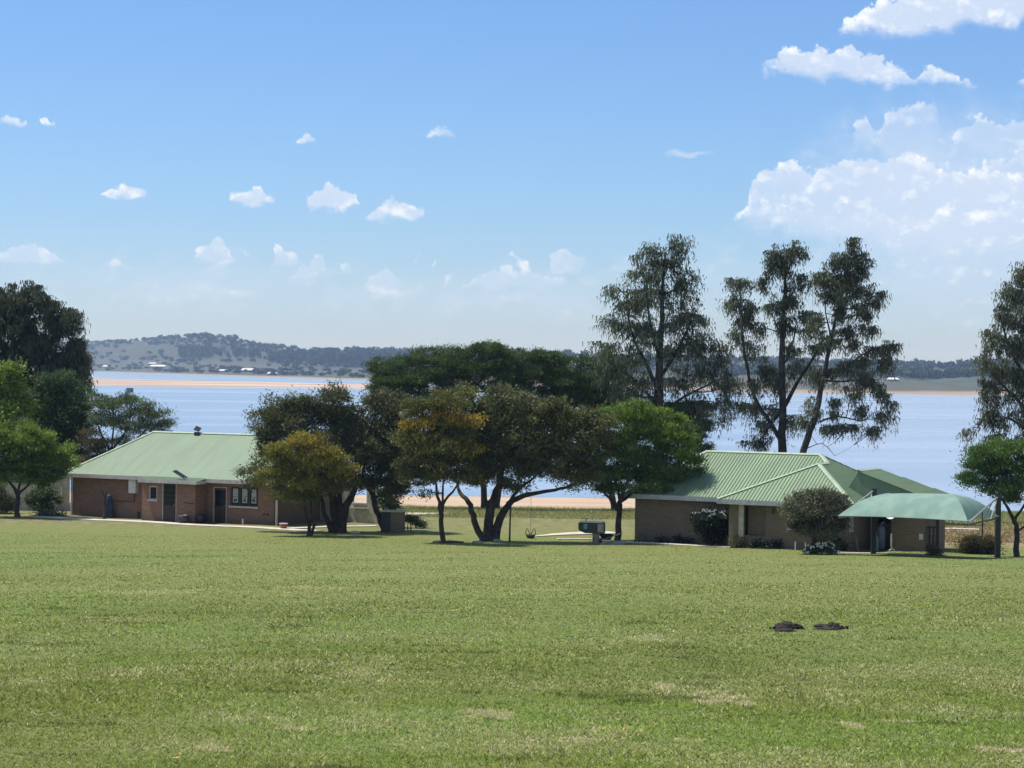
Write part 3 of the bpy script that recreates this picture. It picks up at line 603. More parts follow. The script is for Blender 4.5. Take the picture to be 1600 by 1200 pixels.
tree('olive_tree', 'wide brown-green tree with a thick forked trunk in the middle of the picture', 'tree', 768, 118.9,
     [[(764, 850, .33), (763, 825, .27), (766, 795, .24), (772, 775, .18), (782, 750, .12), (795, 710, .07)], [(772, 848, .26), (782, 810, .22), (800, 783, .16), (830, 772, .12), (865, 765, .09), (895, 757, .07), (920, 735, .05), (940, 712, .03)],
      [(758, 848, .22), (748, 830, .18), (738, 805, .16), (732, 785, .14), (720, 770, .1), (712, 750, .06)], [(792, 790, .12), (810, 765, .08), (835, 745, .06), (850, 720, .04)], [(764, 800, .12), (756, 770, .08), (752, 735, .05)], [(768, 800, .1), (778, 760, .07), (778, 700, .05), (790, 650, .03)]],
     [(800, 625, 40, 18, 0), (765, 650, 34, 22, 0), (815, 650, 44, 26, 1), (860, 640, 28, 20, 1), (755, 685, 36, 26, 0), (800, 690, 40, 28, 0), (850, 685, 40, 30, 1), (895, 680, 36, 30, 1), (905, 655, 26, 18, 1), (925, 700, 24, 24, 1), (770, 725, 34, 20, 0), (820, 730, 38, 18, 0), (870, 732, 40, 18, 0), (745, 745, 26, 16, 0), (800, 758, 26, 10, 0), (730, 620, 30, 16, 1), (915, 745, 24, 12, 0), (745, 668, 26, 20, 1), (742, 710, 28, 20, 0), (825, 705, 40, 24, 0), (880, 712, 36, 20, 0), (835, 668, 44, 22, 1), (770, 705, 34, 20, 0), (930, 668, 26, 22, 1)],
     'olive', [OL, OLB], dens=.9, leafk=1.1)
tree('acacia_tree', 'bright green domed acacia standing at the left end of the tan house', 'tree', 965, 120.3,
     [[(965, 848, .20), (966, 825, .17), (967, 800, .15), (968, 785, .14), (975, 765, .1), (985, 740, .06)], [(966, 795, .12), (952, 778, .08), (935, 762, .05), (915, 748, .03)], [(968, 785, .1), (1000, 760, .06), (1030, 745, .03)], [(968, 780, .09), (962, 750, .06), (965, 710, .04)]],
     [(995, 645, 40, 14, 1), (960, 660, 36, 20, 1), (1035, 655, 34, 16, 1), (1000, 680, 46, 22, 1), (1055, 685, 28, 22, 1), (950, 700, 38, 24, 0), (1010, 715, 46, 22, 0), (1070, 712, 22, 20, 1), (925, 735, 34, 20, 0), (975, 742, 40, 18, 0), (1035, 742, 38, 16, 0), (1075, 735, 16, 12, 0), (945, 765, 32, 8, 0), (1010, 762, 36, 8, 0), (905, 755, 18, 12, 2)],
     'acacia', [ACG, (.105, .160, .026), (.05, .06, .03)], dens=1.0, leafk=1.1)  # second green, on the upper blobs, paints the sunlit top of the dome
tree('dark_thorn_tree', 'dark green thorn tree showing behind the bright domed acacia, under the tall gums', 'tree', 1080, 143,
     [[(1080, 800, .2), (1078, 740, .16), (1072, 690, .1)]], [(1050, 640, 30, 14), (1080, 645, 26, 16), (1095, 670, 16, 22), (1070, 670, 30, 22), (1085, 700, 20, 18), (1040, 665, 34, 22)], 'acacia', [(.032, .068, .026)], dens=.9)

# --- tall gums
tree('eucalyptus_tree', 'tall drooping gum with one straight trunk and pyramid-shaped crown', 'tree', 1032, 142,
     [[(1032, 800, .42), (1030, 690, .33), (1030, 620, .3), (1030, 560, .24), (1034, 500, .17), (1036, 440, .1), (1040, 395, .05)], [(1030, 610, .14), (1005, 560, .1), (985, 510, .06), (980, 450, .04)], [(1030, 640, .12), (1000, 600, .08), (965, 575, .05)],
      [(1031, 590, .14), (1060, 545, .1), (1080, 500, .06)], [(1030, 650, .1), (1070, 620, .08), (1110, 600, .05)], [(1030, 560, .1), (1015, 500, .07), (1010, 440, .05)]],
     [(1055, 385, 22, 18, 1), (1010, 395, 26, 18), (1040, 410, 34, 22, 1), (1000, 425, 26, 20), (965, 450, 22, 18), (1070, 440, 20, 24, 1), (1030, 455, 36, 24), (985, 475, 30, 20), (1080, 490, 26, 24), (1040, 505, 36, 24), (960, 505, 24, 18), (1000, 520, 34, 22), (945, 540, 22, 16), (1090, 530, 28, 22), (1055, 550, 36, 22),
      (985, 560, 38, 20), (1125, 545, 18, 22), (950, 575, 22, 16), (1110, 580, 32, 22), (1065, 590, 36, 22), (1000, 595, 34, 20), (1135, 605, 22, 24), (1100, 625, 26, 18), (1130, 640, 22, 18), (975, 615, 26, 14), (1090, 650, 14, 20), (1020, 625, 20, 12)],
     'euc', [EU, EUD], barkm='bark_euc', dens=.95, leafk=.55, gap=.16, size=1.0, spk=1.2)
tree('eucalyptus_tree', 'sparse gum with three dark stems spreading from the roof ridge, left of its leaning neighbour', 'tree', 1224, 141,
     [[(1224, 800, .36), (1222, 700, .28), (1223, 640, .24), (1222, 560, .2), (1223, 500, .15), (1226, 440, .1), (1224, 400, .05)], [(1222, 690, .16), (1195, 650, .13), (1175, 610, .11), (1165, 560, .09), (1158, 500, .07), (1157, 460, .04)], [(1223, 640, .15), (1245, 600, .12), (1270, 560, .08), (1285, 530, .05)], [(1225, 570, .08), (1240, 530, .05), (1245, 500, .03)]],
     [(1157, 438, 18, 14, 1), (1145, 468, 20, 12), (1172, 478, 16, 14), (1188, 508, 12, 10), (1160, 500, 16, 14, 1), (1175, 545, 16, 12), (1150, 520, 14, 10), (1212, 395, 18, 18, 1), (1240, 393, 18, 20, 1), (1218, 418, 24, 16, 1), (1250, 440, 18, 12, 1), (1192, 440, 9, 9, 1), (1232, 470, 18, 22, 1), (1225, 505, 16, 20, 1), (1258, 490, 20, 12), (1210, 470, 12, 14),
      (1265, 515, 18, 12), (1235, 545, 16, 12), (1200, 575, 18, 20), (1215, 600, 16, 16), (1180, 600, 12, 16), (1250, 575, 22, 12), (1165, 630, 12, 12), (1205, 635, 14, 14), (1195, 665, 14, 12), (1235, 655, 14, 10), (1185, 690, 20, 11, 1), (1180, 640, 10, 10), (1275, 545, 12, 10)],
     'euc', [EU, EUD], group=None, barkm='bark_euc', dens=1.0, leafk=.8, size=.95, gap=.08, spk=1.2)
tree('eucalyptus_tree', 'gum with a trunk leaning right and a dense dark top, right of the three-stemmed one', 'tree', 1252, 139,
     [[(1246, 800, .3), (1256, 704, .22), (1272, 660, .2), (1282, 610, .17), (1292, 560, .13), (1305, 500, .1), (1318, 450, .07), (1325, 410, .04)], [(1280, 660, .07), (1310, 650, .05), (1345, 658, .04), (1365, 645, .02)], [(1290, 590, .08), (1325, 570, .06), (1355, 550, .04), (1380, 545, .02)], [(1300, 530, .07), (1290, 490, .04), (1290, 450, .03)], [(1262, 700, .03), (1285, 693, .025), (1304, 712, .015)]],
     [(1336, 378, 8, 8, 1), (1318, 400, 22, 16, 1), (1345, 402, 16, 14, 1), (1300, 425, 24, 20, 1), (1335, 430, 28, 22, 1), (1350, 452, 16, 16, 1), (1310, 455, 30, 18, 1), (1285, 430, 10, 16), (1372, 470, 14, 16), (1350, 485, 24, 14, 1), (1315, 490, 20, 14), (1330, 515, 18, 12, 1), (1300, 530, 18, 14), (1275, 500, 10, 12), (1360, 510, 12, 10), (1335, 535, 16, 10), (1368, 545, 26, 14), (1392, 540, 14, 10), (1345, 565, 16, 12), (1385, 565, 14, 12),
      (1320, 575, 20, 14), (1295, 590, 16, 18), (1355, 590, 26, 12), (1330, 610, 18, 10), (1375, 610, 14, 12), (1390, 630, 10, 18), (1310, 635, 16, 12), (1345, 640, 16, 9, 1), (1382, 650, 16, 8), (1300, 668, 20, 8, 1), (1270, 635, 14, 14), (1365, 670, 7, 6), (1328, 668, 12, 8, 1), (1255, 660, 12, 12), (1275, 580, 14, 12)],
     'euc', [EU, EUD], barkm='bark_euc', dens=1.0, leafk=.8, size=.95, gap=.08, spk=1.15)
tree('eucalyptus_tree', 'drooping gum at the right edge, cut off by the frame', 'tree', 1618, 140,
     [[(1618, 800, .4), (1615, 690, .32), (1612, 600, .26), (1606, 520, .18), (1606, 440, .08)], [(1613, 600, .12), (1580, 550, .08), (1565, 500, .05)], [(1613, 650, .12), (1575, 610, .08), (1545, 580, .04)], [(1613, 680, .1), (1580, 655, .07), (1540, 650, .04)]],
     [(1600, 415, 14, 18), (1590, 440, 18, 18), (1575, 460, 20, 18), (1600, 470, 26, 22), (1560, 490, 18, 18), (1590, 505, 28, 22), (1550, 525, 18, 16), (1575, 540, 26, 20), (1610, 540, 24, 26), (1540, 555, 16, 16), (1560, 575, 28, 18), (1600, 585, 28, 24), (1545, 605, 20, 18, 1), (1580, 615, 28, 20, 1), (1540, 640, 18, 18), (1575, 650, 30, 20), (1525, 670, 20, 16), (1550, 685, 24, 12), (1610, 640, 26, 26), (1600, 690, 30, 16), (1640, 500, 30, 50), (1650, 600, 40, 60)],
     'euc', [EU, EUD], barkm='bark_euc', dens=1.0, leafk=.6, gap=.12, spk=1.15)
tree('acacia_tree', 'round green acacia beside the tall carport post at the right edge', 'tree', 1588, 110.2,
     [[(1588, 878, .17), (1588, 850, .14), (1589, 828, .13), (1583, 808, .1), (1572, 790, .07), (1560, 770, .04)], [(1584, 812, .08), (1600, 790, .06), (1615, 765, .04)], [(1589, 832, .06), (1602, 822, .05), (1618, 815, .03)]],
     [(1550, 705, 34, 14, 1), (1590, 702, 34, 14, 1), (1530, 725, 24, 18, 0), (1570, 730, 38, 20, 1), (1615, 725, 34, 24, 0), (1525, 750, 20, 14, 0), (1565, 758, 34, 14, 0), (1605, 760, 30, 14, 0), (1545, 770, 20, 8, 0), (1590, 778, 22, 7, 0), (1650, 740, 30, 34)],
     'acacia', [(.055, .10, .032), (.075, .13, .03)], dens=1.0, leafk=1.1)
# --- garden shrubs
def shrub(name, label, cat, base, D, blobs, style, colors, stems=None, **kw):
    z = G(base, D); yb = yh(base) + (CZ - z.z) * F / D
    stems = stems or [[(base, yb, .05), (base + 1, yb - 8, .03)]]
    return tree(name, label, cat, base, D, stems, blobs, style, colors, **kw)
shrub('topiary_tree', 'mushroom-clipped grey-green bush on a short trunk before the tan house', 'clipped tree', 1272, 110.3,
      [(1250, 786, 24, 14), (1277, 781, 32, 14), (1303, 787, 24, 14), (1256, 799, 32, 15), (1297, 800, 32, 15), (1277, 812, 40, 15), (1252, 813, 22, 13), (1302, 813, 22, 13), (1277, 826, 34, 11)], 'olive', [(.085, .09, .062)],
      stems=[[(1273, 866, .15), (1272, 850, .12), (1270, 838, .12), (1262, 826, .08)], [(1271, 840, .09), (1282, 828, .07), (1288, 818, .04)]], size=.75, dens=3.0, leafk=.8, shell=.35, spk=.85)
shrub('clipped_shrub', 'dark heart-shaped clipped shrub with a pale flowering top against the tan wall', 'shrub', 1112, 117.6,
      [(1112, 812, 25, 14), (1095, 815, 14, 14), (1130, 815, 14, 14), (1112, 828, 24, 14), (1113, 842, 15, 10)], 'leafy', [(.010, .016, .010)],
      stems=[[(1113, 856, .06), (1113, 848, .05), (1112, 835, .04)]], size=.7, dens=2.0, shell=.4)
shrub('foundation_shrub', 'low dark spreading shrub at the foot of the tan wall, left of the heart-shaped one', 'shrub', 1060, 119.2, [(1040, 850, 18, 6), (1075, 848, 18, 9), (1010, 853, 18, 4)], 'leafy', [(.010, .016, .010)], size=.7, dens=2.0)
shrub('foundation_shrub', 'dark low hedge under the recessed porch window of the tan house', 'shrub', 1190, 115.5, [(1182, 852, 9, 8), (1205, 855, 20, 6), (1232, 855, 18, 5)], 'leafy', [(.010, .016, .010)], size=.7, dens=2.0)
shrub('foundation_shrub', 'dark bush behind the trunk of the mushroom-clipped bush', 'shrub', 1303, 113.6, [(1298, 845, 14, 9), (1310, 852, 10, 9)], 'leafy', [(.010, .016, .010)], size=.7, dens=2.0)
shrub('porch_plant', 'small plant at the corner of the tan house where the pale path ends', 'plant', 1153, 116.1, [(1150, 854, 5, 5), (1155, 850, 5, 7)], 'leafy', [(.07, .08, .03)], size=.6, dens=4)
shrub('garden_bush', 'spiky dark bush with reddish tips beyond the tall carport post', 'bush', 1531, 112.8,
      [(1516, 852, 9, 8, 1), (1524, 847, 9, 8, 1), (1535, 846, 9, 8, 1), (1546, 851, 9, 10, 1), (1530, 856, 22, 9), (1520, 861, 12, 6), (1542, 861, 12, 6)], 'acacia', [(.018, .026, .014), (.075, .055, .025)], size=.9, dens=2.6)
shrub('dry_plant', 'small scraggly plant in front of the dark deck railing', 'plant', 1463, 109.8, [(1457, 868, 9, 4), (1466, 863, 5, 7)], 'acacia', [(.06, .06, .035)], size=.6, dens=3)
shrub('round_bush', 'leafy bush with pale flowers behind the small round acacia at the left', 'bush', 66, 135.5, [(50, 778, 12, 8), (70, 774, 13, 8), (84, 780, 9, 9), (62, 787, 14, 8), (75, 795, 10, 8)], 'leafy', [(.05, .075, .03)], size=.75, dens=2.0)
shrub('low_plant', 'low green plant edging the lawn beside the left path', 'plant', 73, 134.2, [(72, 803, 8, 4), (66, 804, 5, 3), (88, 805, 10, 2)], 'leafy', [(.07, .09, .045)], size=.6, dens=3)
shrub('tall_bush', 'dark grey-green bush at the left frame edge below the small acacia', 'bush', 2, 137, [(0, 770, 14, 14), (10, 785, 14, 12), (-15, 785, 20, 14), (16, 796, 10, 8)], 'olive', [(.07, .075, .045)], size=.8, dens=1.6)
shrub('flowering_shrub', 'young spindly tree with tufted leaves right of the braai block', 'young tree', 640, 126.3,
      [(634, 812, 4, 3), (641, 810, 5, 3), (646, 813, 4, 3), (655, 820, 5, 2)], 'acacia', [(.06, .085, .035)],
      stems=[[(638, 832, .035), (637, 822, .03), (639, 814, .02)], [(642, 832, .035), (642, 820, .03), (640, 813, .02)], [(640, 813, .02), (650, 817, .02), (658, 822, .015)]], size=.7, dens=3)
tree('thin_tree', 'thin leafy saplings leaning behind the braai block', 'sapling', 600, 128.5, [[(598, 822, .05), (600, 790, .04), (603, 765, .02)], [(598, 822, .04), (607, 800, .03), (612, 775, .015)]], [(602, 770, 12, 9), (614, 762, 14, 9), (596, 782, 8, 7), (612, 790, 7, 5), (628, 752, 14, 8)], 'leafy', [(.035, .06, .025)], size=.85, dens=.8)

def flowers(name, label, pts, D, spread, n, s=.05, on=None):
    V = []; Fq = []
    mbp = MB()
    c0 = G(pts[0][0], D); root = empty(name, c0); tag(root, label, 'flowers')
    lv = MB()
    for (px, py) in pts:
        for i in range(n):
            p = P(px + random.gauss(0, spread), py + random.gauss(0, spread * .6), D + random.gauss(0, .15)) - c0
            for k in range(5):
                a = k * 1.2566 + random.random(); d = Vector((math.cos(a), -.5, math.sin(a))).normalized() * s; e = Vector((math.cos(a + .6), -.4, math.sin(a + .6))).normalized() * s * .8
                mbp.add([p, p + e, p + d * 1.2, p + Vector((math.cos(a - .6), -.4, math.sin(a - .6))).normalized() * s * .8], [(0, 1, 2, 3)])
    o = mbp.build('blossom', MT['flower'], root); o['kind'] = 'stuff'; return root
fl = flowers('white_flowers', 'white daisy bed under the mushroom-clipped bush', [(1268, 855), (1278, 851), (1290, 849), (1300, 854), (1262, 861), (1306, 861), (1284, 855)], 110.0, 3.2, 6, .055)
shf = shrub('flower_bed_leaves', 'green leaves of the daisy bed under the mushroom-clipped bush', 'plants', 1284, 110.2, [(1270, 861, 12, 5), (1295, 861, 12, 5)], 'leafy', [(.04, .06, .02)], size=.6, dens=3)
flowers('pale_blossom', 'pale blossom along the top of the dark heart-shaped shrub', [(1088, 799), (1097, 797), (1107, 798), (1117, 797), (1127, 799), (1132, 803), (1112, 803)], 116.9, 3.0, 6, .045)

# ------------------------------------------------------------------ houses
def strip_slope(poly, axis, spacing=.2, rh=.022, rw=.05, th=.03, ribs=True):
    """sheet roof slope with real raised ribs. poly: list of (a,b,z) planar; axis: the local axis (0 a / 1 b) along which ribs are spaced"""
    mb = MB(); P3 = [Vector(p) for p in poly]; nrm = Vector((0, 0, 0))
    for i in range(len(P3)): nrm += P3[i].cross(P3[(i + 1) % len(P3)])
    nrm.normalize()
    if nrm.z < 0: nrm = -nrm; P3.reverse()
    n = len(P3); dn = nrm * th
    mb.add(P3 + [p - dn for p in P3], [tuple(range(n)), tuple(range(2 * n - 1, n - 1, -1))] + [(i, i + n, (i + 1) % n + n, (i + 1) % n) for i in range(n)])
    lo = min(p[axis] for p in P3); hi = max(p[axis] for p in P3); s = lo + spacing / 2
    while s < hi and ribs:
        hit = []
        for i in range(n):
            a, b_ = P3[i], P3[(i + 1) % n]
            if (a[axis] - s) * (b_[axis] - s) < 0: t = (s - a[axis]) / (b_[axis] - a[axis]); hit.append(a.lerp(b_, t))
        hit.sort(key=lambda p: p.z)
        for q in range(0, len(hit) - 1, 2):
            p0, p1 = hit[q], hit[q + 1]
            if (p1 - p0).length < .1: continue
            w = Vector((0, 0, 0)); w[axis] = rw / 2; up = nrm * rh
            vs = [p0 - w + nrm * .001, p0 + w + nrm * .001, p0 + w * .5 + up, p0 - w * .5 + up, p1 - w + nrm * .001, p1 + w + nrm * .001, p1 + w * .5 + up, p1 - w * .5 + up]
            mb.add(vs, [(0, 1, 2, 3), (7, 6, 5, 4), (1, 5, 6, 2), (3, 2, 6, 7), (0, 3, 7, 4)])
        s += spacing
    return mb
def wall_front(mb, a0, a1, b0, b1, z0, z1, holes):
    """wall along local x between a0..a1, holes (x0,x1,zz0,zz1) non-overlapping in x"""
    x = a0
    for (h0, h1, q0, q1) in sorted(holes):
        if h0 > x: mb.box(x, h0, b0, b1, z0, z1)
        if q0 > z0: mb.box(h0, h1, b0, b1, z0, q0)
        if q1 < z1: mb.box(h0, h1, b0, b1, q1, z1)
        x = h1
    if a1 > x: mb.box(x, a1, b0, b1, z0, z1)
def window(par, x0, x1, z0, z1, b, n, fm, gm, curtain=None, sill=True, fw=.06):
    f = MB(); f.box(x0, x1, b, b + .07, z0, z0 + fw).box(x0, x1, b, b + .07, z1 - fw, z1).box(x0, x0 + fw, b, b + .07, z0 + fw, z1 - fw).box(x1 - fw, x1, b, b + .07, z0 + fw, z1 - fw)
    w = (x1 - x0) / n
    for i in range(1, n): f.box(x0 + i * w - fw / 2, x0 + i * w + fw / 2, b + .002, b + .068, z0 + fw, z1 - fw)
    wo_ = f.build('window', fm, par)
    for i in range(n):
        MB().box(x0 + i * w + fw * .5, x0 + (i + 1) * w - fw * .5, b + .03, b + .036, z0 + fw * .5, z1 - fw * .5).build('pane', gm, wo_)
    if curtain:
        mb = MB(); N = int((x1 - x0) / .05); 
        for i in range(N):
            xa = x0 + (x1 - x0) * i / N; xb = x0 + (x1 - x0) * (i + 1) / N; o1 = .012 * math.sin(i * 1.3); o2 = .012 * math.sin((i + 1) * 1.3)
            mb.add([(xa, b + .13 + o1, z0), (xb, b + .13 + o2, z0), (xb, b + .13 + o2, z1), (xa, b + .13 + o1, z1)], [(0, 1, 2, 3)])
        mb.build('curtain', curtain, wo_)
    if sill: MB().box(x0 - .06, x1 + .06, b - .14, b + .0, z0 - .10, z0 - .002).build('sill', MT['fascia'], wo_)
    return wo_
def door(par, x0, x1, z1, b, leafm, panem, trim, grid=True):
    d = MB().box(x0 + .06, x1 - .06, b + .02, b + .07, .03, z1 - .06).build('door', leafm, par)
    fr = MB().box(x0, x0 + .06, b - .02, b + .1, 0, z1).box(x1 - .06, x1, b - .02, b + .1, 0, z1).box(x0 + .06, x1 - .06, b - .02, b + .1, z1 - .06, z1).build('door_frame', trim, d)
    MB().box(x0 + .16, x1 - .16, b + .008, b + .018, 1.0, z1 - .2).build('pane', panem, d)
    if grid:
        g = MB()
        for k in range(1, 4): zz = 1.0 + (z1 - 1.2) * k / 4; g.box(x0 + .16, x1 - .16, b - .004, b + .006, zz - .015, zz + .015)
        xm = (x0 + x1) / 2; g.box(xm - .015, xm + .015, b - .012, b - .005, 1.0, z1 - .2)
        g.build('glazing_bar', leafm, d)
    MB().box(x0 + .16, x1 - .16, b + .006, b + .018, .18, .85).build('door_panel', leafm, d)
    MB().bar((x1 - .13, b - .03, 1.02), (x1 - .13, b + .02, 1.02), .04).bar((x1 - .13, b - .03, 1.02), (x1 - .24, b - .03, 1.02), .025).build('handle', MT['steel'], d)
    return d
def caps(par, segs, m, w=.22):
    for a, b_ in segs:
        a, b_ = Vector(a), Vector(b_)
        t = b_ - a; s_ = Vector((t.y, -t.x, 0)).normalized() * w / 2; up = Vector((0, 0, .055)); dn = Vector((0, 0, .055 - w * .5 * (.52 if abs(t.z) < .01 else .30)))
        th = Vector((0, 0, -.015))
        sec = lambda q: [q - s_ + dn, q + up, q + s_ + dn, q - s_ + dn + th, q + up + th, q + s_ + dn + th]
        MB().add(sec(a) + sec(b_), [(0, 1, 7, 6), (1, 2, 8, 7), (4, 3, 9, 10), (5, 4, 10, 11), (3, 0, 6, 9), (2, 5, 11, 8), (0, 3, 4, 1), (1, 4, 5, 2), (6, 7, 10, 9), (7, 8, 11, 10)]).build('ridge_cap', m, par)
def fascia(par, segs, m, h=.24, t=.035, z=0.0):
    for a, b_ in segs:
        a, b_ = Vector((*a, z - h / 2)), Vector((*b_, z - h / 2)); MB().bar(a, b_, t, h).build('fascia', m, par)

# ---- red-brick house
TH1 = R(27); D1 = 135.7; A1 = P(97, 740, D1)
H1 = empty('brick_house', (A1.x, A1.y, G0), -TH1); tag(H1, 'low red-brick house with a pale green sheet-metal roof on the left', 'house')
EZ = 2.62
def HP1(px, b, z=0.0):
    """local a where picture column px crosses the line at local b"""
    k = (px - 800) / F; c, s = math.cos(TH1), math.sin(TH1)
    return (k * (A1.y + b * c) - A1.x - b * s) / (c + k * s)
L1 = 16.5; B1 = 9.0; RZ = 2.55; ra, rb = 3.6, 12.9
bay0, bay1, bp_ = HP1(217, -1.1), HP1(309, -1.1), -1.1
sl_front = [(0, 0, EZ), (L1, 0, EZ), (rb, B1 / 2, EZ + RZ), (ra, B1 / 2, EZ + RZ)]
strip_slope(sl_front, 0, .19).build('roof_slope', MT['roof'], H1)
strip_slope([(0, B1, EZ), (0, 0, EZ), (ra, B1 / 2, EZ + RZ)], 1, .19).build('roof_slope', MT['roof'], H1)
strip_slope([(L1, 0, EZ), (L1, B1, EZ), (rb, B1 / 2, EZ + RZ)], 1, .19).build('roof_slope', MT['roof'], H1)
strip_slope([(L1, B1, EZ), (0, B1, EZ), (ra, B1 / 2, EZ + RZ), (rb, B1 / 2, EZ + RZ)], 0, .19).build('roof_slope', MT['roof'], H1)
# shallow apron over the bay, splayed on the right
bend = HP1(322, -.1)
strip_slope([(bay0, bp_, EZ - .12), (bay1, bp_, EZ - .12), (bend, 0, EZ + .01), (bay0, 0, EZ + .01)], 0, .19).build('roof_slope', MT['roof'], H1)
caps(H1, [((0, 0, EZ), (ra, B1 / 2, EZ + RZ)), ((ra, B1 / 2, EZ + RZ), (rb, B1 / 2, EZ + RZ)), ((L1, 0, EZ), (rb, B1 / 2, EZ + RZ)), ((0, B1, EZ), (ra, B1 / 2, EZ + RZ)), ((L1, B1, EZ), (rb, B1 / 2, EZ + RZ))], MT['cap'], .26)
fascia(H1, [((0, -.02), (bay0, -.02)), ((bend, -.02), (L1, -.02)), ((0, 0), (0, B1)), ((L1, 0), (L1, B1)), ((0, B1), (L1, B1))], MT['fascia'], .23, z=EZ)
fascia(H1, [((bay0, bp_), (bay1, bp_)), ((bay1, bp_), (bend, -.02)), ((bay0, bp_), (bay0, -.02))], MT['fascia'], .2, z=EZ - .1)
WB = .5; w0, w1 = .42, HP1(430, WB); bw0, bw1 = HP1(224, bp_ + .35), HP1(307, bp_ + .35); bb = bp_ + .35
d2a, d2b = HP1(335, WB), HP1(356, WB); wn0, wn1 = HP1(362, WB), HP1(405.5, WB)
mb = MB(); wall_front(mb, w0, bw0, WB, WB + .22, 0, EZ - .08, []); mb.build('wall', MT['brick_red'], H1)
mb = MB(); wall_front(mb, bw1, w1, WB, WB + .22, 0, EZ - .08, [(d2a, d2b, 0, 2.15), (wn0, wn1, 1.05, 2.2)])
mb.build('wall', MT['brick_red'], H1)
sw0, sw1 = HP1(235, bb), HP1(247.5, bb); d1a, d1b = HP1(255, bb), HP1(277.5, bb)
mb = MB(); wall_front(mb, bw0, bw1, bb, bb + .22, 0, EZ - .2, [(sw0, sw1, 1.3, 2.1), (d1a, d1b, 0, 2.42)]); mb.build('wall', MT['brick_red'], H1)
for q in ((bw1 - .22, bw1), (bw0, bw0 + .22)): MB().box(*q, bb + .22, WB, 0, EZ - .2).build('wall', MT['brick_red'], H1)
for q, w_ in (((w0, w0 + .22, WB + .22, B1 - .72), 'brick_red'), ((w0, w1, B1 - .72, B1 - .5), 'brick_red'), ((w1 - .22, w1, WB + .22, B1 - .72), 'brick_tan')): MB().box(*q, 0, EZ - .08).build('wall', MT[w_], H1)  # right side wall takes tan brick to put its deep shade into the colour
MB().box(w0, w1, .02, B1 - .02, EZ - .07, EZ - .03).build('soffit', MT['fascia'], H1)
MB().box(w0 + .3, w1 - .3, 1.9, 2.0, 0, EZ - .1).build('room_back', MT['darkframe'], H1)
window(H1, sw0, sw1, 1.3, 2.1, bb + .02, 1, MT['fascia'], MT['glass'])
w3 = window(H1, wn0, wn1, 1.05, 2.2, WB + .03, 3, MT['darkframe'], MT['glass'], None, True, .09)
for i in range(3):      # pale blinds with a dark printed band behind each pane
    w = (wn1 - wn0) / 3; a = wn0 + i * w + .17; c = wn0 + (i + 1) * w - (.12 if i < 2 else .14)
    MB().box(a, c, WB + .016, WB + .024, 1.24, 2.08).build('blind', MT['curtain'], w3)
    mb = MB(); rr = random.Random(i + 3)
    for k in range(5):
        xx = a + .05 + k * (c - a - .12) / 5; hh = rr.uniform(.10, .24); mb.box(xx, xx + rr.uniform(.02, .07), WB + .008, WB + .014, 1.30 + rr.uniform(0, .05), 1.32 + hh)
    mb.box(a + .02, c - .02, WB + .009, WB + .014, 1.60, 1.625)
    mb.build('blind_print', MT['pattern'], w3)
door(H1, d1a, d1b, 2.4, bb + .05, MT['darkframe'], MT['glass'], MT['fascia'])
door(H1, d2a, d2b, 2.13, WB + .05, MT['darkframe'], MT['glass_navy'], MT['fascia'], False)
# wall fittings: cabinet, conduit, vents, downpipe
ca0, ca1 = HP1(202.5, WB - .3), HP1(213.5, WB - .3)
cb = MB().box(ca0, ca1, WB - .3, WB, 1.55, 2.38).build('meter_cabinet', MT['white'], H1); MB().box(ca0 + .04, ca1 - .04, WB - .312, WB - .3, 1.6, 2.33).build('cabinet_door', MT['white'], cb)
cd0 = HP1(182, WB); MB().bar((ca0 + .25, WB - .03, 1.5), (ca0 + .25, WB - .03, 1.02), .035).bar((ca0 + .25, WB - .03, 1.02), (cd0, WB - .03, 1.0), .035).build('conduit', MT['darkframe'], H1)
cd1, cd2 = HP1(289, bb), bw1 - .05; MB().bar((cd1, bb - .03, 1.2), (cd2, bb - .03, 1.15), .035).build('conduit', MT['darkframe'], H1)
for px in (415, 421):
    v = HP1(px, WB); MB().lathe([(.0, 0), (.075, 0), (.075, .05), (.0, .05)], 0, 0, 12).build('vent', MT['dark'], H1).matrix_local = Matrix.Translation((v, WB + .0, .62)) @ Matrix.Rotation(R(90), 4, 'X')
dp = HP1(218.5, WB - .05); MB().bar((dp, WB - .06, 0), (dp, WB - .06, .42), .09).build('drain', MT['dark'], H1)
MB().bar((w0 - .03, WB - .05, 0), (w0 - .03, WB - .05, EZ - .2), .07).build('downpipe', MT['white'], H1)
MB().bar((HP1(382, -.1), -.1, 0), (HP1(382, -.1), -.1, .34), .08).build('vent_pipe', MT['pvc'], H1)
# little floodlight solar panels on ridge and gutter
def solar(par, loc, rx, ry, w=.42, h=.32):
    o = MB().box(-w / 2, w / 2, -h / 2, h / 2, 0, .03).build('solar_panel', MT['solar'], par); o.rotation_euler = (rx, ry, 0); o.location = loc; return o
rx_ = HP1(311, B1 / 2); sp = solar(H1, (rx_, B1 / 2 - .1, EZ + RZ + .26), R(50), R(18)); sp['label'] = 'black panel on the ridge'
MB().box(rx_ - .12, rx_ + .24, B1 / 2 - .3, B1 / 2 - .2, EZ + RZ - .18, EZ + RZ + .08).build('floodlight', MT['dark'], H1)
sx_ = HP1(283, bb); sp = solar(H1, (sx_, bp_ + .35, EZ + .24), R(18), R(26), .95, .3)
MB().bar((sx_ + .45, bp_ + .2, EZ - .02), (sx_ + .42, bp_ + .3, EZ + .12), .04).build('panel_bracket', MT['dark'], H1)
# right-hand side: plastered veranda with square opening, looking out on the beach
v0, v1 = HP1(553, 8.6), 0
VX = L1 - .5
ver = MB(); yb = 5.6
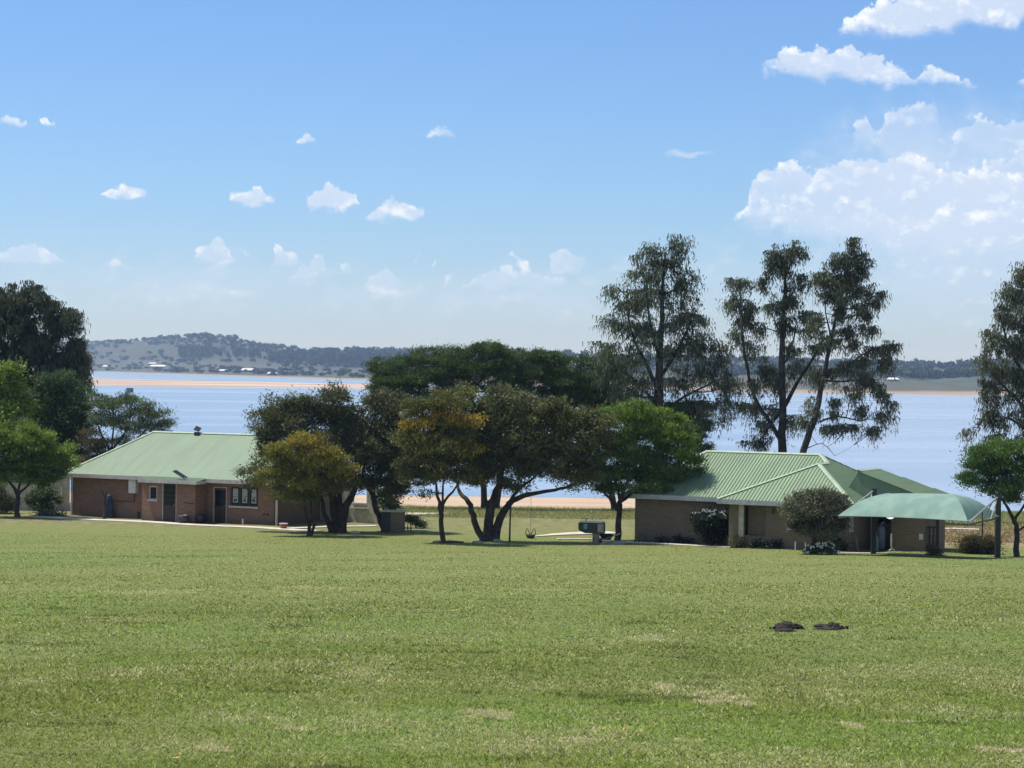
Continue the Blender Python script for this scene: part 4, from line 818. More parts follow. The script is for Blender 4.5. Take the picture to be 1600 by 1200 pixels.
# wall facing the lawn beyond the main block
va, vb, vc = HP1(553, yb), HP1(575, yb), HP1(591, yb)
wall_front(ver, w1 + .02, vc, yb, yb + .2, 0, EZ + .1, [(va, vb, 1.12, 2.32)])
ver.build('veranda_wall', MT['cream'], H1)
MB().box(va, vb, yb - .1, yb + .25, 1.122, 1.2).build('sill', MT['white'], H1); MB().box(va - .1, vb + .2, yb - .14, yb - .02, .86, .92).build('rail', MT['white'], H1)

# ---- left outbuilding wall beside the house
ob = empty('outbuilding', G(60, 141)); tag(ob, 'cream-walled outbuilding half hidden behind the small acacia at the left', 'outbuilding')
def OBX(px): return (px - 60) / F * 141
mb = MB(); wall_front(mb, OBX(-20), OBX(110), 0, .2, -.2, 2.5, [(OBX(60), OBX(72), .9, 2.1)]); mb.build('wall', MT['cream'], ob)
MB().box(OBX(82), OBX(83.5), -.12, -.004, -.1, 2.5).box(OBX(94), OBX(96), -.15, -.004, -.1, 2.5).build('pillar', MT['cream'], ob)
window(ob, OBX(60), OBX(72), .9, 2.1, .04, 2, MT['darkframe'], MT['glass'], None, True)
strip_slope([(OBX(-25), -.3, 2.5), (OBX(111), -.3, 2.5), (OBX(95), 4, 3.3), (OBX(-25), 4, 3.3)], 0, .25).build('roof_slope', MT['roof'], ob)
MB().box(OBX(97.5), OBX(100), -.25, -.16, 1.0, 1.6).build('meter_box', MT['white'], ob)

# ---- tan-brick house
TH2 = R(28); A2 = P(975, 774.5, 120.6)
H2 = empty('brick_house', (A2.x, A2.y, G0), -TH2); tag(H2, 'tan-brick house under a green ribbed roof with projecting wing on the right', 'house')
def HP2(px, b):
    k = (px - 800) / F; c, s = math.cos(TH2), math.sin(TH2)
    return (k * (A2.y + b * c) - A2.x - b * s) / (c + k * s)
E2 = 2.62; W0, W1, WBf = 6.1, 13.7, -1.4
sm = MT['roof2']
strip_slope([(0, 0, E2), (13.7, 0, E2), (9.85, 4.2, E2 + 2.31), (3.1, 4.2, E2 + 2.31)], 0, .19, .04).build('roof_slope', sm, H2)
strip_slope([(0, 8.4, E2), (0, 0, E2), (3.1, 4.2, E2 + 2.31)], 1, .15).build('roof_slope', sm, H2)
strip_slope([(13.7, 8.4, E2), (0, 8.4, E2), (3.1, 4.2, E2 + 2.31), (9.85, 4.2, E2 + 2.31)], 0, .2).build('roof_slope', sm, H2)
strip_slope([(W0, WBf, E2), (W1, WBf, E2), (10.53, 2.05, E2 + 1.9)], 0, .19, .04).build('roof_slope', sm, H2)
strip_slope([(W0, 0, E2), (W0, WBf, E2), (10.53, 2.05, E2 + 1.9), (10.53, 3.45, E2 + 1.9)], 1, .2).build('roof_slope', sm, H2)
strip_slope([(13.7, -1.4, E2), (13.7, 8.4, E2), (9.85, 4.2, E2 + 2.31), (10.53, 3.45, E2 + 1.9), (10.53, 2.05, E2 + 1.9)], 1, .30, .05, .06).build('roof_slope', sm, H2)
XS, XA, XE = HP2(1395, 1.62), HP2(1448, 1.62), HP2(1480, 1.3)
strip_slope([(XE, 1.3, E2), (XE, 5.6, E2), (13.0, 4.6, E2 + 1.62), (13.0, 1.3, E2 + 1.62)], 1, .34, .05, .07).build('roof_slope', sm, H2)
MB().add([(12.2, 1.42, E2 + .3), (XE - .1, 1.42, E2 - .02), (13.0, 1.42, E2 + 1.58)], [(0, 1, 2)]).add([(12.2, 1.36, E2 + .3), (XE - .1, 1.36, E2 - .02), (13.0, 1.36, E2 + 1.58)], [(0, 1, 2)]).build('gable_sheet', sm, H2)
R2 = E2 + 2.31
caps(H2, [((3.1, 4.2, R2), (9.85, 4.2, R2)), ((9.85, 4.2, R2), (10.53, 3.45, E2 + 1.9)), ((10.53, 3.45, E2 + 1.9), (10.53, 2.05, E2 + 1.9)), ((W0, WBf, E2), (10.53, 2.05, E2 + 1.9)), ((W1, WBf, E2), (10.53, 2.05, E2 + 1.9)), ((0, 0, E2), (3.1, 4.2, R2)), ((13.0, 1.3, E2 + 1.64), (13.0, 4.6, E2 + 1.64)), ((0, 8.4, E2), (3.1, 4.2, R2)), ((13.7, 8.4, E2), (9.85, 4.2, R2))], MT['cap'], .30)
fascia(H2, [((0, -.02), (W0, -.02)), ((W0, WBf), (W1, WBf)), ((W1, WBf), (W1, 1.3)), ((0, 0), (0, 8.4)), ((0, 8.4), (13.7, 8.4)), ((XE, 1.3), (XE, 5.6))], MT['fascia2'], .25, z=E2)
tb = MT['brick_tan']; wb = -.9; xr = 13.2; xl = W0 + .5
MB().box(.45, xl - .02, .5, .72, 0, E2 - .1).build('wall', tb, H2)
n0, n1 = HP2(1165.5, wb), HP2(1199, wb); q0, q1 = HP2(1236, wb), HP2(1290, wb)
mb = MB(); wall_front(mb, xl, xr, wb, wb + .22, 0, E2 - .1, [(n0, n1, .72, 2.3), (q0, q1, 1.22, 2.25)]); mb.build('wall', tb, H2); MB().box(xl, xl + .22, wb + .22, .498, 0, E2 - .1).build('wall', tb, H2)
MB().box(n0, n1, wb + .5, wb + .6, .5, 2.4).build('recess_wall', tb, H2)
MB().box(n0, n0 + .0, 0, 0, 0, 0)
pp0, pp1 = HP2(1157, wb - .05), HP2(1164.5, wb - .05); MB().box(pp0, pp1, wb - .06, wb - .002, 0, E2 - .12).build('pillar', MT['cream'], H2)
window(H2, q0, q1, 1.22, 2.25, wb + .04, 2, MT['darkframe'], MT['glass'], None, True)
MB().box(q0 + .1, q0 + .8, wb + .026, wb + .034, 1.3, 2.15).build('curtain', MT['teal'], H2)
lp = HP2(1211, wb); MB().box(lp - .04, lp + .04, wb - .12, wb - .002, 1.95, 2.2).build('wall_lamp', MT['dark'], H2)
for px in (1246, 1262):
    x = HP2(px, wb - .5); MB().bar((x, wb - .5, 0), (x, wb - .5, .55), .06).build('vent_pipe', MT['pvc'], H2)
# right side
mb = MB(); sw = HP2  # side wall along local y with a narrow window
mb.box(xr - .22, xr, wb + .22, -.55, 0, E2 - .1).box(xr - .22, xr, -.55, .25, 0, 1.1).box(xr - .22, xr, -.55, .25, 2.05, E2 - .1).box(xr - .22, xr, .25, 3.6, 0, E2 - .1); mb.build('wall', tb, H2)
wnd = MB().box(xr - .12, xr - .05, -.55, -.49, 1.1, 2.05).box(xr - .12, xr - .05, .19, .25, 1.1, 2.05).box(xr - .12, xr - .05, -.49, .19, 1.1, 1.16).box(xr - .12, xr - .05, -.49, .19, 1.99, 2.05).build('window', MT['white'], H2)
MB().box(xr - .1, xr - .09, -.49, .19, 1.16, 1.99).build('pane', MT['curtain'], wnd)
mb = MB(); wall_front(mb, xr, XS, 3.6, 3.8, 0, E2, [(xr + .15, XS - .2, 1.35, 2.1)]); mb.build('wall', tb, H2)
window(H2, xr + .15, XS - .2, 1.35, 2.1, 3.64, 2, MT['darkframe'], MT['glass'], None, False)
for q in ((XS, XA, 1.62, 1.84), (XS, XS + .22, 1.84, 3.6), (XA - .22, XA, 1.84, 5.2), (13.2, XA - .22, 5.0, 5.2)): MB().box(*q, 0, E2 - .02).build('wall', tb, H2)
MB().box(.45, 13.2, 7.7, 7.9, 0, E2 - .1).build('wall', tb, H2); MB().box(.45, .67, .72, 7.7, 0, E2 - .1).build('wall', tb, H2)
mx_ = HP2(1442.5, 1.6); MB().box(mx_ - .1, mx_ + .1, 1.56, 1.618, .75, 1.05).build('meter_box', MT['white'], H2)
ds = HP2(1398, 1.5)
dsh = MB(); prof = []
dsh.lathe([(.0, .0), (.15, .015), (.26, .06), (.33, .12), (.32, .125), (.25, .07), (.14, .03), (.001, .015)], n=18)
d_ = dsh.build('satellite_dish', MT['white'], H2, True); d_.matrix_local = Matrix.Translation((ds, 1.25, 2.02)) @ Matrix.Rotation(R(62), 4, 'X')
MB().bar((ds, 1.6, 1.9), (ds, 1.3, 2.0), .04).bar((ds - .35, 1.3, 2.28), (ds + .5, 1.2, 2.2), .04).build('dish_arm', MT['white'], H2)
tp = HP2(1148.5, .3); MB().box(tp - .1, tp + .1, .26, .34, E2 + .17, E2 + .27).bar((tp, .3, E2 + .1), (tp, .3, E2 + .2), .04).build('roof_vent', MT['dark'], H2)
# things standing against the tan house
def loc2(px, b, z=0.0):
    a = HP2(px, b); return H2.matrix_basis @ Vector((a, b, z)) if False else Vector((A2.x + a * math.cos(TH2) + b * math.sin(TH2), A2.y - a * math.sin(TH2) + b * math.cos(TH2), G0 + z))
def loc1(px, b, z=0.0):
    a = HP1(px, b); return Vector((A1.x + a * math.cos(TH1) + b * math.sin(TH1), A1.y - a * math.sin(TH1) + b * math.cos(TH1), G0 + z))
gb = empty('gas_bottle', loc2(1372.5, 1.2)); tag(gb, 'tall teal gas bottle standing by the carport post', 'gas bottle')
MB().lathe([(.08, 0), (.13, .03), (.14, .1), (.14, .66), (.11, .78), (.05, .84), (.05, .9)], n=16).build('cylinder', MT['gas'], gb, True); MB().lathe([(.03, .9), (.03, .97), (.05, .97), (.05, 1.0)], n=10).build('valve', MT['steel'], gb)
tk = empty('water_heater', loc2(1380.5, 1.9)); tag(tk, 'tall blue-grey heater tank on the tan wall right of the gas bottle', 'water heater')
MB().lathe([(.2, .12), (.23, .16), (.23, 1.2), (.18, 1.3), (.05, 1.33)], n=18).build('tank', MT['tank'], tk, True)
MB().tube([(0, 0, 1.33), (0, 0, 1.5), (.12, 0, 1.56), (.2, .1, 1.45)], .035, 8).build('pipe', MT['steel'], tk)
for dx in (-.12, .12): MB().box(dx - .03, dx + .03, -.06, .06, 0, .13).build('leg', MT['dark'], tk)
pk = empty('plank', loc2(1345, -.2)); tag(pk, 'pale plank leaning on the tan side wall left of the carport post', 'plank'); q = loc2(1339.5, .5, .95) - loc2(1345, -.2)
MB().bar((0, 0, .0), q, .09, .03).build('board', MT['wood'], pk)
pc = empty('drain_pipe', loc2(1399, 1.3)); tag(pc, 'white elbow drain pipe on the tan end wall beneath the satellite dish', 'pipe')
MB().tube([(-.1, 0, 1.0), (-.1, 0, .35), (-.05, 0, .22), (.06, 0, .15), (.08, 0, 0)], .045, 8).build('pipe_run', MT['pvc'], pc); MB().tube([(-.1, 0, .2), (-.35, -.05, .06), (-.45, -.05, .03)], .03, 8).build('hose', MT['pvc'], pc)

# deck railing at right end
dk = empty('deck_railing', P(1448, 866, 114.6)); dk.location.z = G0; tag(dk, 'dark timber deck railing at the right end of the tan house', 'railing')
k = 114.6 / F
MB().box(0, 18 * k, -.1, .9, 0, .42).build('deck_base', MT['wood_dark'], dk)
for px in (4, 10): MB().box((px - 1.3) * k, (px + 1.3) * k, -.05, .03, .42, 1.35).build('baluster', MT['wood_dark'], dk)
MB().box(0, 14 * k, -.07, .05, 1.352, 1.42).build('handrail', MT['wood_dark'], dk); MB().box(0, 12 * k, .2, .24, 1.0, 1.1).build('bench_slat', MT['white'], dk)
MB().box(13.5 * k, 18 * k, -.14, .0, 0, 1.98).build('post', MT['wood_dark'], dk)
MB().bar((9 * k, -.07, 1.75), (14 * k, -.07, 1.85), .05).build('bracket', MT['wood_dark'], dk)

# ---- carport
cpz = 5.42
p1 = Vector((18.47, 111.3, 0)); p2 = Vector((24.1, 108.2, 0)); e1 = P(1312, 808.5, 108.0); e2 = P(1511, 819, 103.6)
for p in (p1, p2): p.z = g1(p.x, p.y) - .02
e1.z = cpz; e2.z = cpz
cp = empty('carport', p2); tag(cp, 'cantilevered steel carport with a domed green shade-cloth canopy', 'carport')
o = Vector(cp.location)
def cb_(name, mat_, fn): mb = MB(); fn(mb); return mb.build(name, mat_, cp)
for p, e, topz in ((p1, e1, 6.70), (p2, e2, 6.62)):
    top = Vector((p.x, p.y, topz)); arm0 = Vector((p.x, p.y, cpz + .05))
    cb_('post', MT['dark'], lambda m_: m_.bar(p - o, top - o, .24, .24))
    st_ = top - Vector((0, 0, .1)); mid = arm0.lerp(e, .52); midt = st_.lerp(e, .52)
    cb_('strut', MT['steel'], lambda m_: m_.bar(st_ - o, e - o + Vector((0, 0, .05)), .07))
    cb_('arm', MT['steel'] if p is p1 else MT['dark'], lambda m_: m_.bar(arm0 - o, e - o, .08))
    cb_('brace', MT['dark'], lambda m_: m_.bar(mid - o, midt - o, .05))
    cb_('brace', MT['dark'], lambda m_: m_.bar(mid - o, st_.lerp(e, .2) - o, .04))
    cb_('brace', MT['dark'], lambda m_: m_.bar(arm0.lerp(e, .25) - o, st_.lerp(e, .02) - o, .05))
# canopy surface: four corners, short ridge, concave edges
FL = P(1309, 806, 107.9); FR = P(1512, 814.5, 103.6); BR = P(1561, 807, 107.9); BLc = FL + (BR - FR)
uu = (FR - FL).normalized(); AR = FR.lerp(BR, .5) - uu * 1.7; AL = FL.lerp(BLc, .5) + uu * 1.9; AR.z = 6.70; AL.z = 6.58
def patch(corners, name_mb, nu=14, nv=10, bow=.0, sag=.0):
    a, b_, c, d = corners; vs = []
    for i in range(nu + 1):
        for j in range(nv + 1):
            u, v = i / nu, j / nv; p = a * (1 - u) * (1 - v) + b_ * u * (1 - v) + c * u * v + d * (1 - u) * v
            inw = ((c + d) / 2 - (a + b_) / 2); inw.z = 0; inw.normalize()
            p = p + inw * sag * 4 * u * (1 - u) * (1 - v) ** 2 + Vector((0, 0, bow * math.sin(math.pi * v) + .03 * math.sin(math.pi * u)))
            vs.append(p - o)
    fs = [(i * (nv + 1) + j, (i + 1) * (nv + 1) + j, (i + 1) * (nv + 1) + j + 1, i * (nv + 1) + j + 1) for i in range(nu) for j in range(nv)]
    name_mb.add(vs, fs)
for c in ((FL, FR, AR, AL), (BR, BLc, AL, AR), (FR, BR, AR, AR), (BLc, FL, AL, AL)):
    mb = MB(); patch(c, mb, bow=.26, sag=.34); ob_ = mb.build('canopy_panel', MT['shade'], cp, True)
cab = MB()
for a, b_ in ((FL, FR), (FR, BR), (BR, BLc), (BLc, FL)):
    n_in = ((FL + FR + BR + BLc) / 4 - (a + b_) / 2); n_in.z = 0; n_in.normalize()
    cab.tube([a.lerp(b_, t) + n_in * .34 * 4 * t * (1 - t) + Vector((0, 0, .03 * math.sin(math.pi * t))) - o for t in [i / 12 for i in range(13)]], .022, 5)
cab.build('edge_cable', MT['shade'], cp)
pl = empty('steel_pole', G(1538, 113.6)); tag(pl, 'thin dark pole rising behind the spiky bush', 'pole'); hz = (852 - 817) / F * 113.6 + .35
MB().tube([(0, 0, -.1), (0, 0, hz + .15)], [.06, .035], 8).build('shaft', MT['dark'], pl)

# ------------------------------------------------------------------ yard things
def ribbon(name, pts, w, m, h=.05):
    mb = MB(); pts = [Vector(p) for p in pts]; n = len(pts); vs = []
    for i, p in enumerate(pts):
        t = (pts[min(i + 1, n - 1)] - pts[max(i - 1, 0)]); t.z = 0; t.normalize(); s = Vector((-t.y, t.x, 0)) * (w[i] if isinstance(w, list) else w) / 2
        vs += [p + s + Vector((0, 0, h)), p - s + Vector((0, 0, h)), p - s - Vector((0, 0, .2)), p + s - Vector((0, 0, .2))]
    fs = []
    for i in range(n - 1):
        for k in range(4): fs.append((i * 4 + k, i * 4 + (k + 1) % 4, (i + 1) * 4 + (k + 1) % 4, (i + 1) * 4 + k))
    fs += [(0, 3, 2, 1), ((n - 1) * 4, (n - 1) * 4 + 1, (n - 1) * 4 + 2, (n - 1) * 4 + 3)]
    o = mb.add(vs, fs).build(name, m); o['kind'] = 'structure'; return o
def flat(v, dz=0): return Vector((v.x, v.y, g1(v.x, v.y) + dz))
ribbon('path', [flat(loc1(px, -2.0)) for px in (60, 100, 150, 200, 250, 300, 350, 400, 450, 500)], 1.0, MT['concrete'])
ribbon('path', [flat(loc1(px, bq)) for px, bq in ((455, -1.2), (520, 1.5), (590, 3.6))], .7, MT['concrete'])
ribbon('path', [flat(loc2(px, -1.2)) for px in (940, 990, 1060, 1110, 1147)], .55, MT['concrete'])
ribbon('path', [flat(loc2(px, -2.2)) for px in (1285, 1310, 1340, 1380, 1430, 1480)], .35, MT['concrete'])
ribbon('path', [on_ground(700, 803), on_ground(655, 803), on_ground(600, 806)], [.2, 1.5, 2.4], MT['concrete'])
ribbon('path', [on_ground(835, 839), on_ground(870, 836), on_ground(905, 834), on_ground(960, 833)], [.2, .9, 1.5, 1.6], MT['concrete'])
ribbon('path', [on_ground(870, 843), on_ground(925, 843.5)], .4, MT['concrete'])
ribbon('path', [on_ground(1466, 826.5), on_ground(1500, 827), on_ground(1530, 828)], .9, MT['concrete'])
MB().box(-1.1, 1.1, -.7, .7, -.1, .1).build('slab', MT['concrete'], None).location = (*loc2(1432, .7).xy, G0 - .02); bpy.data.objects['slab']['kind'] = 'structure'

# covered parasol / tarp leaning on a post by the red-brick wall
tu = empty('tarpaulin_roll', loc1(172, .0)); tag(tu, 'folded navy tarpaulin standing against the red-brick wall', 'tarpaulin')
prof = [(.30, 0), (.34, .12), (.30, .5), (.24, .95), (.16, 1.3), (.06, 1.42)]; mb = MB(); n = 18; vs = []
for r_, z in prof:
    for k in range(n):
        a = 2 * math.pi * k / n; q = r_ * (1 + .14 * math.sin(3 * a + z * 2) + .07 * math.sin(7 * a)); vs.append((q * math.cos(a), .45 * q * math.sin(a), z))
mb.add(vs, [(i * n + k, i * n + (k + 1) % n, (i + 1) * n + (k + 1) % n, (i + 1) * n + k) for i in range(len(prof) - 1) for k in range(n)] + [tuple(range((len(prof) - 1) * n, len(prof) * n))]).build('cloth', MT['navy_cloth'], tu, True)
po = empty('wooden_post', loc1(165, -1.35)); tag(po, 'gnarled dark post standing on the lawn edge before the navy tarpaulin', 'post')
MB().tube([(0, 0, -.1), (.03, 0, .5), (.0, 0, 1.0), (.08, 0, 1.5), (.12, 0, 1.75)], [.13, .1, .09, .08, .06], 8).tube([(.03, 0, 1.4), (-.08, 0, 1.62), (-.14, 0, 1.78)], [.06, .05, .035], 7).build('stem', MT['wood_dark'], po)
for px, lb in ((288.5, 'dark round tub by the first glazed door of the red-brick house'), (316, 'dark round tub in the recess of the red-brick wall')):
    bt = empty('barrel', loc1(px, -1.3 if px < 300 else -.4)); tag(bt, lb, 'tub', 'dark tubs by the red-brick house')
    MB().lathe([(.26, 0), (.36, .15), (.38, .32), (.33, .48), (.30, .5), (.28, .42)], n=18).build('body', MT['dark'], bt, True)
    MB().lathe([(.385, .30), (.392, .31), (.392, .34), (.385, .35)], n=18).build('hoop', MT['wood_dark'], bt)
pt = empty('flower_pot', loc1(445.5, -1.6)); tag(pt, 'terracotta pot with a pale rim on the path corner', 'pot')
MB().lathe([(.14, 0), (.17, .02), (.22, .28)], n=18).build('bowl', MT['terracotta'], pt, True); MB().lathe([(.22, .282), (.255, .282), (.255, .34), (.22, .34)], n=18).build('rim', MT['fascia'], pt)
wp = empty('white_post', loc1(434.5, .2)); tag(wp, 'white pipe standing at the right corner of the red-brick house', 'pipe'); MB().tube([(0, 0, -.05), (0, 0, 1.45)], .07, 10).build('pipe_run', MT['pvc'], wp); MB().lathe([(.08, 1.45), (.09, 1.46), (.09, 1.5), (.02, 1.54)], n=12).build('cap', MT['pvc'], wp)
# braai block
bq = P(613, 832.5, 124.8); br_ = empty('braai', (bq.x, bq.y, g1(bq.x, bq.y)), R(-18)); tag(br_, 'brick braai block with a pale slab top under the leaning wild olive', 'barbecue')
MB().box(-.55, .05, -.4, .4, 0, 1.16).build('firebox', MT['dark'], br_); MB().box(.052, .62, -.42, .4, 0, 1.16).build('brick_side', MT['brick_tan'], br_); MB().box(-.6, .68, -.48, .46, 1.162, 1.24).build('slab_top', MT['concrete'], br_)
bs = empty('bird_bath', G(629, 126.4)); tag(bs, 'small dark bird bath right of the braai block', 'bird bath'); MB().lathe([(.12, 0), (.07, .1), (.06, .36), (.1, .4)], n=12).build('pedestal', MT['dark'], bs, True); MB().lathe([(.08, .4), (.26, .46), (.28, .52), (.2, .49)], n=16).build('bowl', MT['dark'], bs, True)
# pole in the middle
ql = P(796, 848, 118.6); pz = empty('washing_line_pole', (ql.x, ql.y, g1(ql.x, ql.y))); tag(pz, 'thin dark upright pole right of the forked trunk', 'pole')
MB().tube([(0, 0, -.1), (.02, 0, 1.0), (.05, 0, 2.15)], [.055, .045, .04], 8).build('shaft', MT['wood_dark'], pz); MB().bar((.04, 0, 1.9), (.12, -.02, 1.75), .02).build('hook', MT['steel'], pz)
# hanging swing
hs_ = P(829, 838, 121.5); sw_ = empty('hanging_swing', (hs_.x, hs_.y, hs_.z)); tag(sw_, 'black tub swing hanging low on a thin rope from the wide tree', 'swing')
MB().lathe([(.02, -.16), (.17, -.12), (.25, .02), (.26, .1), (.24, .1), (.15, -.08), (.01, -.1)], n=16).build('seat', MT['dark'], sw_, True)
for s in (-1, 1):
    MB().tube([(s * .25, 0, .05), (s * .27, 0, .28), (s * .2, 0, .44), (s * .12, 0, .32), (s * .03, 0, .1)], .022, 6).build('handle_loop', MT['dark'], sw_)
MB().tube([(0, 0, .08), (0, 0, 2.55)], .012, 5).build('rope', MT['steel'], sw_)
# black mailbox-like smoker on pillar
mq = P(931, 857, 117.6); sm_ = empty('barbecue_drum', (mq.x, mq.y, g1(mq.x, mq.y)), R(-12)); tag(sm_, 'black faceted drum with a teal sticker on a stubby concrete pillar', 'barbecue drum')
MB().lathe([(.16, 0), (.19, .02), (.19, .5), (.21, .56), (.2, .6)], n=14).build('pillar', MT['concrete_grey'], sm_, True)
pr = [(-.9, .75), (-.55, .6), (.45, .6), (.45, 1.14), (.38, 1.18), (-.85, 1.18), (-.92, 1.12)]
n = len(pr); MB().add([(x, y, z) for y in (-.32, .32) for x, z in pr], [tuple(range(n)), tuple(range(2 * n - 1, n - 1, -1))] + [(i, i + n, (i + 1) % n + n, (i + 1) % n) for i in range(n)]).build('drum', MT['dark'], sm_)
MB().box(-.86, .4, -.34, .34, 1.182, 1.22).build('lid', MT['white'], sm_); MB().box(-.62, -.42, -.345, -.322, .82, 1.1).build('sticker', mat('teal_sticker', (.05, .25, .25), .5), sm_); MB().tube([(-.55, 0, 1.22), (-.55, 0, 1.36), (-.45, 0, 1.36)], .03, 8).build('chimney', MT['dark'], sm_)
MB().box(.14, .452, -.325, -.321, .66, 1.12).build('side_panel', MT['concrete_grey'], sm_)
kb = P(957, 858, 117.2); kr = empty('brick_edging', (kb.x, kb.y, g1(kb.x, kb.y) - .03), R(-8)); tag(kr, 'low grey brick edging before the trunk of the domed acacia', 'edging')
for row in range(2):
    for i in range(5):
        x0 = -.62 + i * .25 + (row * .1); MB().box(x0, x0 + .235, -.12, .1, row * .125, row * .125 + .115).build('brick', MT['concrete_grey'], kr)
ba = empty('garden_barrow', G(951, 119.0)); tag(ba, 'dark low wheelbarrow shape between the black drum and the acacia trunk', 'wheelbarrow')
MB().add([(-.45, -.3, .5), (.35, -.3, .45), (.2, -.2, .16), (-.25, -.2, .16), (-.45, .3, .5), (.35, .3, .45), (.2, .2, .16), (-.25, .2, .16)], [(0, 1, 2, 3), (7, 6, 5, 4), (0, 3, 7, 4), (1, 5, 6, 2), (3, 2, 6, 7)]).build('tray', MT['dark'], ba)
MB().tube([(-.35, -.04, .12), (-.35, .04, .12)], .12, 14).build('wheel', MT['dark'], ba); MB().bar((-.35, -.25, .15), (.75, -.25, .5), .035).bar((-.35, .25, .15), (.75, .25, .5), .035).bar((.2, -.25, .25), (.25, -.25, 0), .03).bar((.2, .25, .25), (.25, .25, 0), .03).build('frame', MT['steel'], ba)
# tank-stand / floodlight mast behind the feathery tree
mm_ = P(199, 690, 150); ms = empty('floodlight_mast', G(199, 150)); tag(ms, 'slim grey mast topped by a square floodlight above the feathery tree', 'mast')
zt = P(199, 612, 150).z - ms.location.z
MB().tube([(0, 0, -.1), (0, 0, zt)], [.06, .035], 8).build('shaft', MT['steel'], ms); MB().box(-.05, .42, -.08, .02, zt - .05, zt + .26).build('lamp_head', MT['steel'], ms); MB().bar((.38, 0, zt - .05), (.62, 0, zt - .75), .03).build('stay', MT['steel'], ms)
# rocks and mounds at tree feet
def lump(name, label, cat, p, rx, ry, rz_, m, seed=0, sub=3, amp=.35, fr=3.0):
    import bmesh
    bm = bmesh.new(); bmesh.ops.create_icosphere(bm, subdivisions=sub, radius=1)
    for v in bm.verts:
        k = 1 + amp * mnoise.noise(v.co * fr + Vector((seed, 0, 0))) + amp * .5 * mnoise.noise(v.co * fr * 3.1 + Vector((seed, 4, 0)))
        v.co = Vector((v.co.x * rx * k, v.co.y * ry * k, max(v.co.z, -.3) * rz_ * k))
    me = bpy.data.meshes.new(name); bm.to_mesh(me); bm.free(); o = link(name, me, None, m); o.location = p
    for q in me.polygons: q.use_smooth = sub > 3
    if label: tag(o, label, cat)
    return o
def mound(label, blobs):
    c = on_ground(*blobs[0][:2]); root = empty('molehill', c); tag(root, label, 'molehill')
    for i, (px, py, rx, rz_) in enumerate(blobs):
        q = on_ground(px, py); s = F / q.y
        o = lump('soil_heap', None, None, q - c, rx / s, rx / s * .8, rz_ / s, MT['soil'], seed=px * .37, sub=4, amp=.32, fr=4.0); o.parent = root
    cr_ = MB(); rr_ = random.Random(int(blobs[0][0]))
    for i in range(20):
        a_ = rr_.uniform(0, 6.28); q_ = rr_.uniform(.10, .30); x_, y_ = q_ * math.cos(a_), q_ * .8 * math.sin(a_); z_ = g1(c.x + x_, c.y + y_) - c.z; e_ = rr_.uniform(.008, .024)
        cr_.box(x_ - e_, x_ + e_, y_ - e_, y_ + e_, z_, z_ + e_ * 2)
    cr_.build('soil_crumbs', MT['soil'], root)['kind'] = 'stuff'
mound('larger dark molehill on the lawn, left of the pair', [(1230, 983, 20, 11), (1222, 986, 11, 8), (1243, 983, 13, 8), (1226, 987, 16, 5), (1249, 984, 9, 4)])
mound('flatter dark molehill on the lawn, right of the pair', [(1301, 983, 14, 9), (1283, 982, 12, 6), (1293, 984, 20, 4)])
lump('stone', 'pale stone at the foot of the forked wide tree', 'stone', on_ground(777, 847), .28, .2, .16, MT['concrete_grey'], 3)
lump('stone', 'grey stone left of the forked trunk foot', 'stone', on_ground(746, 849), .32, .2, .13, MT['concrete_grey'], 5)
lump('stone', 'pale stone on the grass beside the many-stemmed wild olive', 'stone', on_ground(554, 833), .3, .2, .12, MT['concrete'], 9)
lump('earth_mound', 'low dark mound around the slender orange-topped trunk', 'mound', on_ground(700, 848), .9, .5, .10, MT['soil'], 11)
lump('fallen_leaf_clump', 'low leafy clump right of the spindly young tree', 'plant', on_ground(653, 833), .45, .2, .14, mat('pale_leaves', (.16, .2, .1), .8), 13)
# bird on the water
bd = P(270, 641, 640); bd.z = .0; bd = P(270, 641, CZ * F / (641 - yh(270))); bd.z = 0
b_o = empty('white_bird', bd); tag(b_o, 'tiny white bird floating on the lake above the pale roof ridge', 'bird')
lump_b = lump('body', None, None, (0, 0, .1), .42, .2, .28, MT['white'], 1, 2, .1); lump_b.parent = b_o; MB().tube([(.2, 0, .2), (.32, 0, .45), (.42, 0, .5)], [.09, .06, .03], 7).build('neck', MT['white'], b_o)
# orange leaf and dry straws near the camera
lf = on_ground(274, 1196); o_ = empty('fallen_leaf', lf + Vector((0, 0, .035))); tag(o_, 'single orange leaf lying on the grass at the bottom left', 'leaf')
MB().add([(-.035, 0, 0), (-.012, -.016, .006), (.02, -.014, .004), (.04, 0, .012), (.02, .014, .008), (-.012, .018, .004)], [(0, 1, 2, 3, 4, 5)]).add([(-.05, 0, .002), (-.035, .001, .0), (-.035, -.001, .0)], [(0, 1, 2)]).build('blade', MT['orange'], o_)
for px, py, lb in ((60, 1128, 'bent pale straw on the grass at the lower left'), (86, 1130, 'thin pale twig beside the bent straw'), (412, 1075, 'pale upright grass stalk right of the bent straw')):
    q = on_ground(px, py); o_ = empty('dry_straw', q + Vector((0, 0, .04))); tag(o_, lb, 'straw')
    MB().tube([(-.05, .02, .02), (-.02, 0, .0), (0, 0, -.005), (.05, 0, .01)] if px < 400 else [(0, 0, -.03), (.004, 0, .04), (0, 0, .07)], .003, 5).build('stalk', MT['straw'], o_)

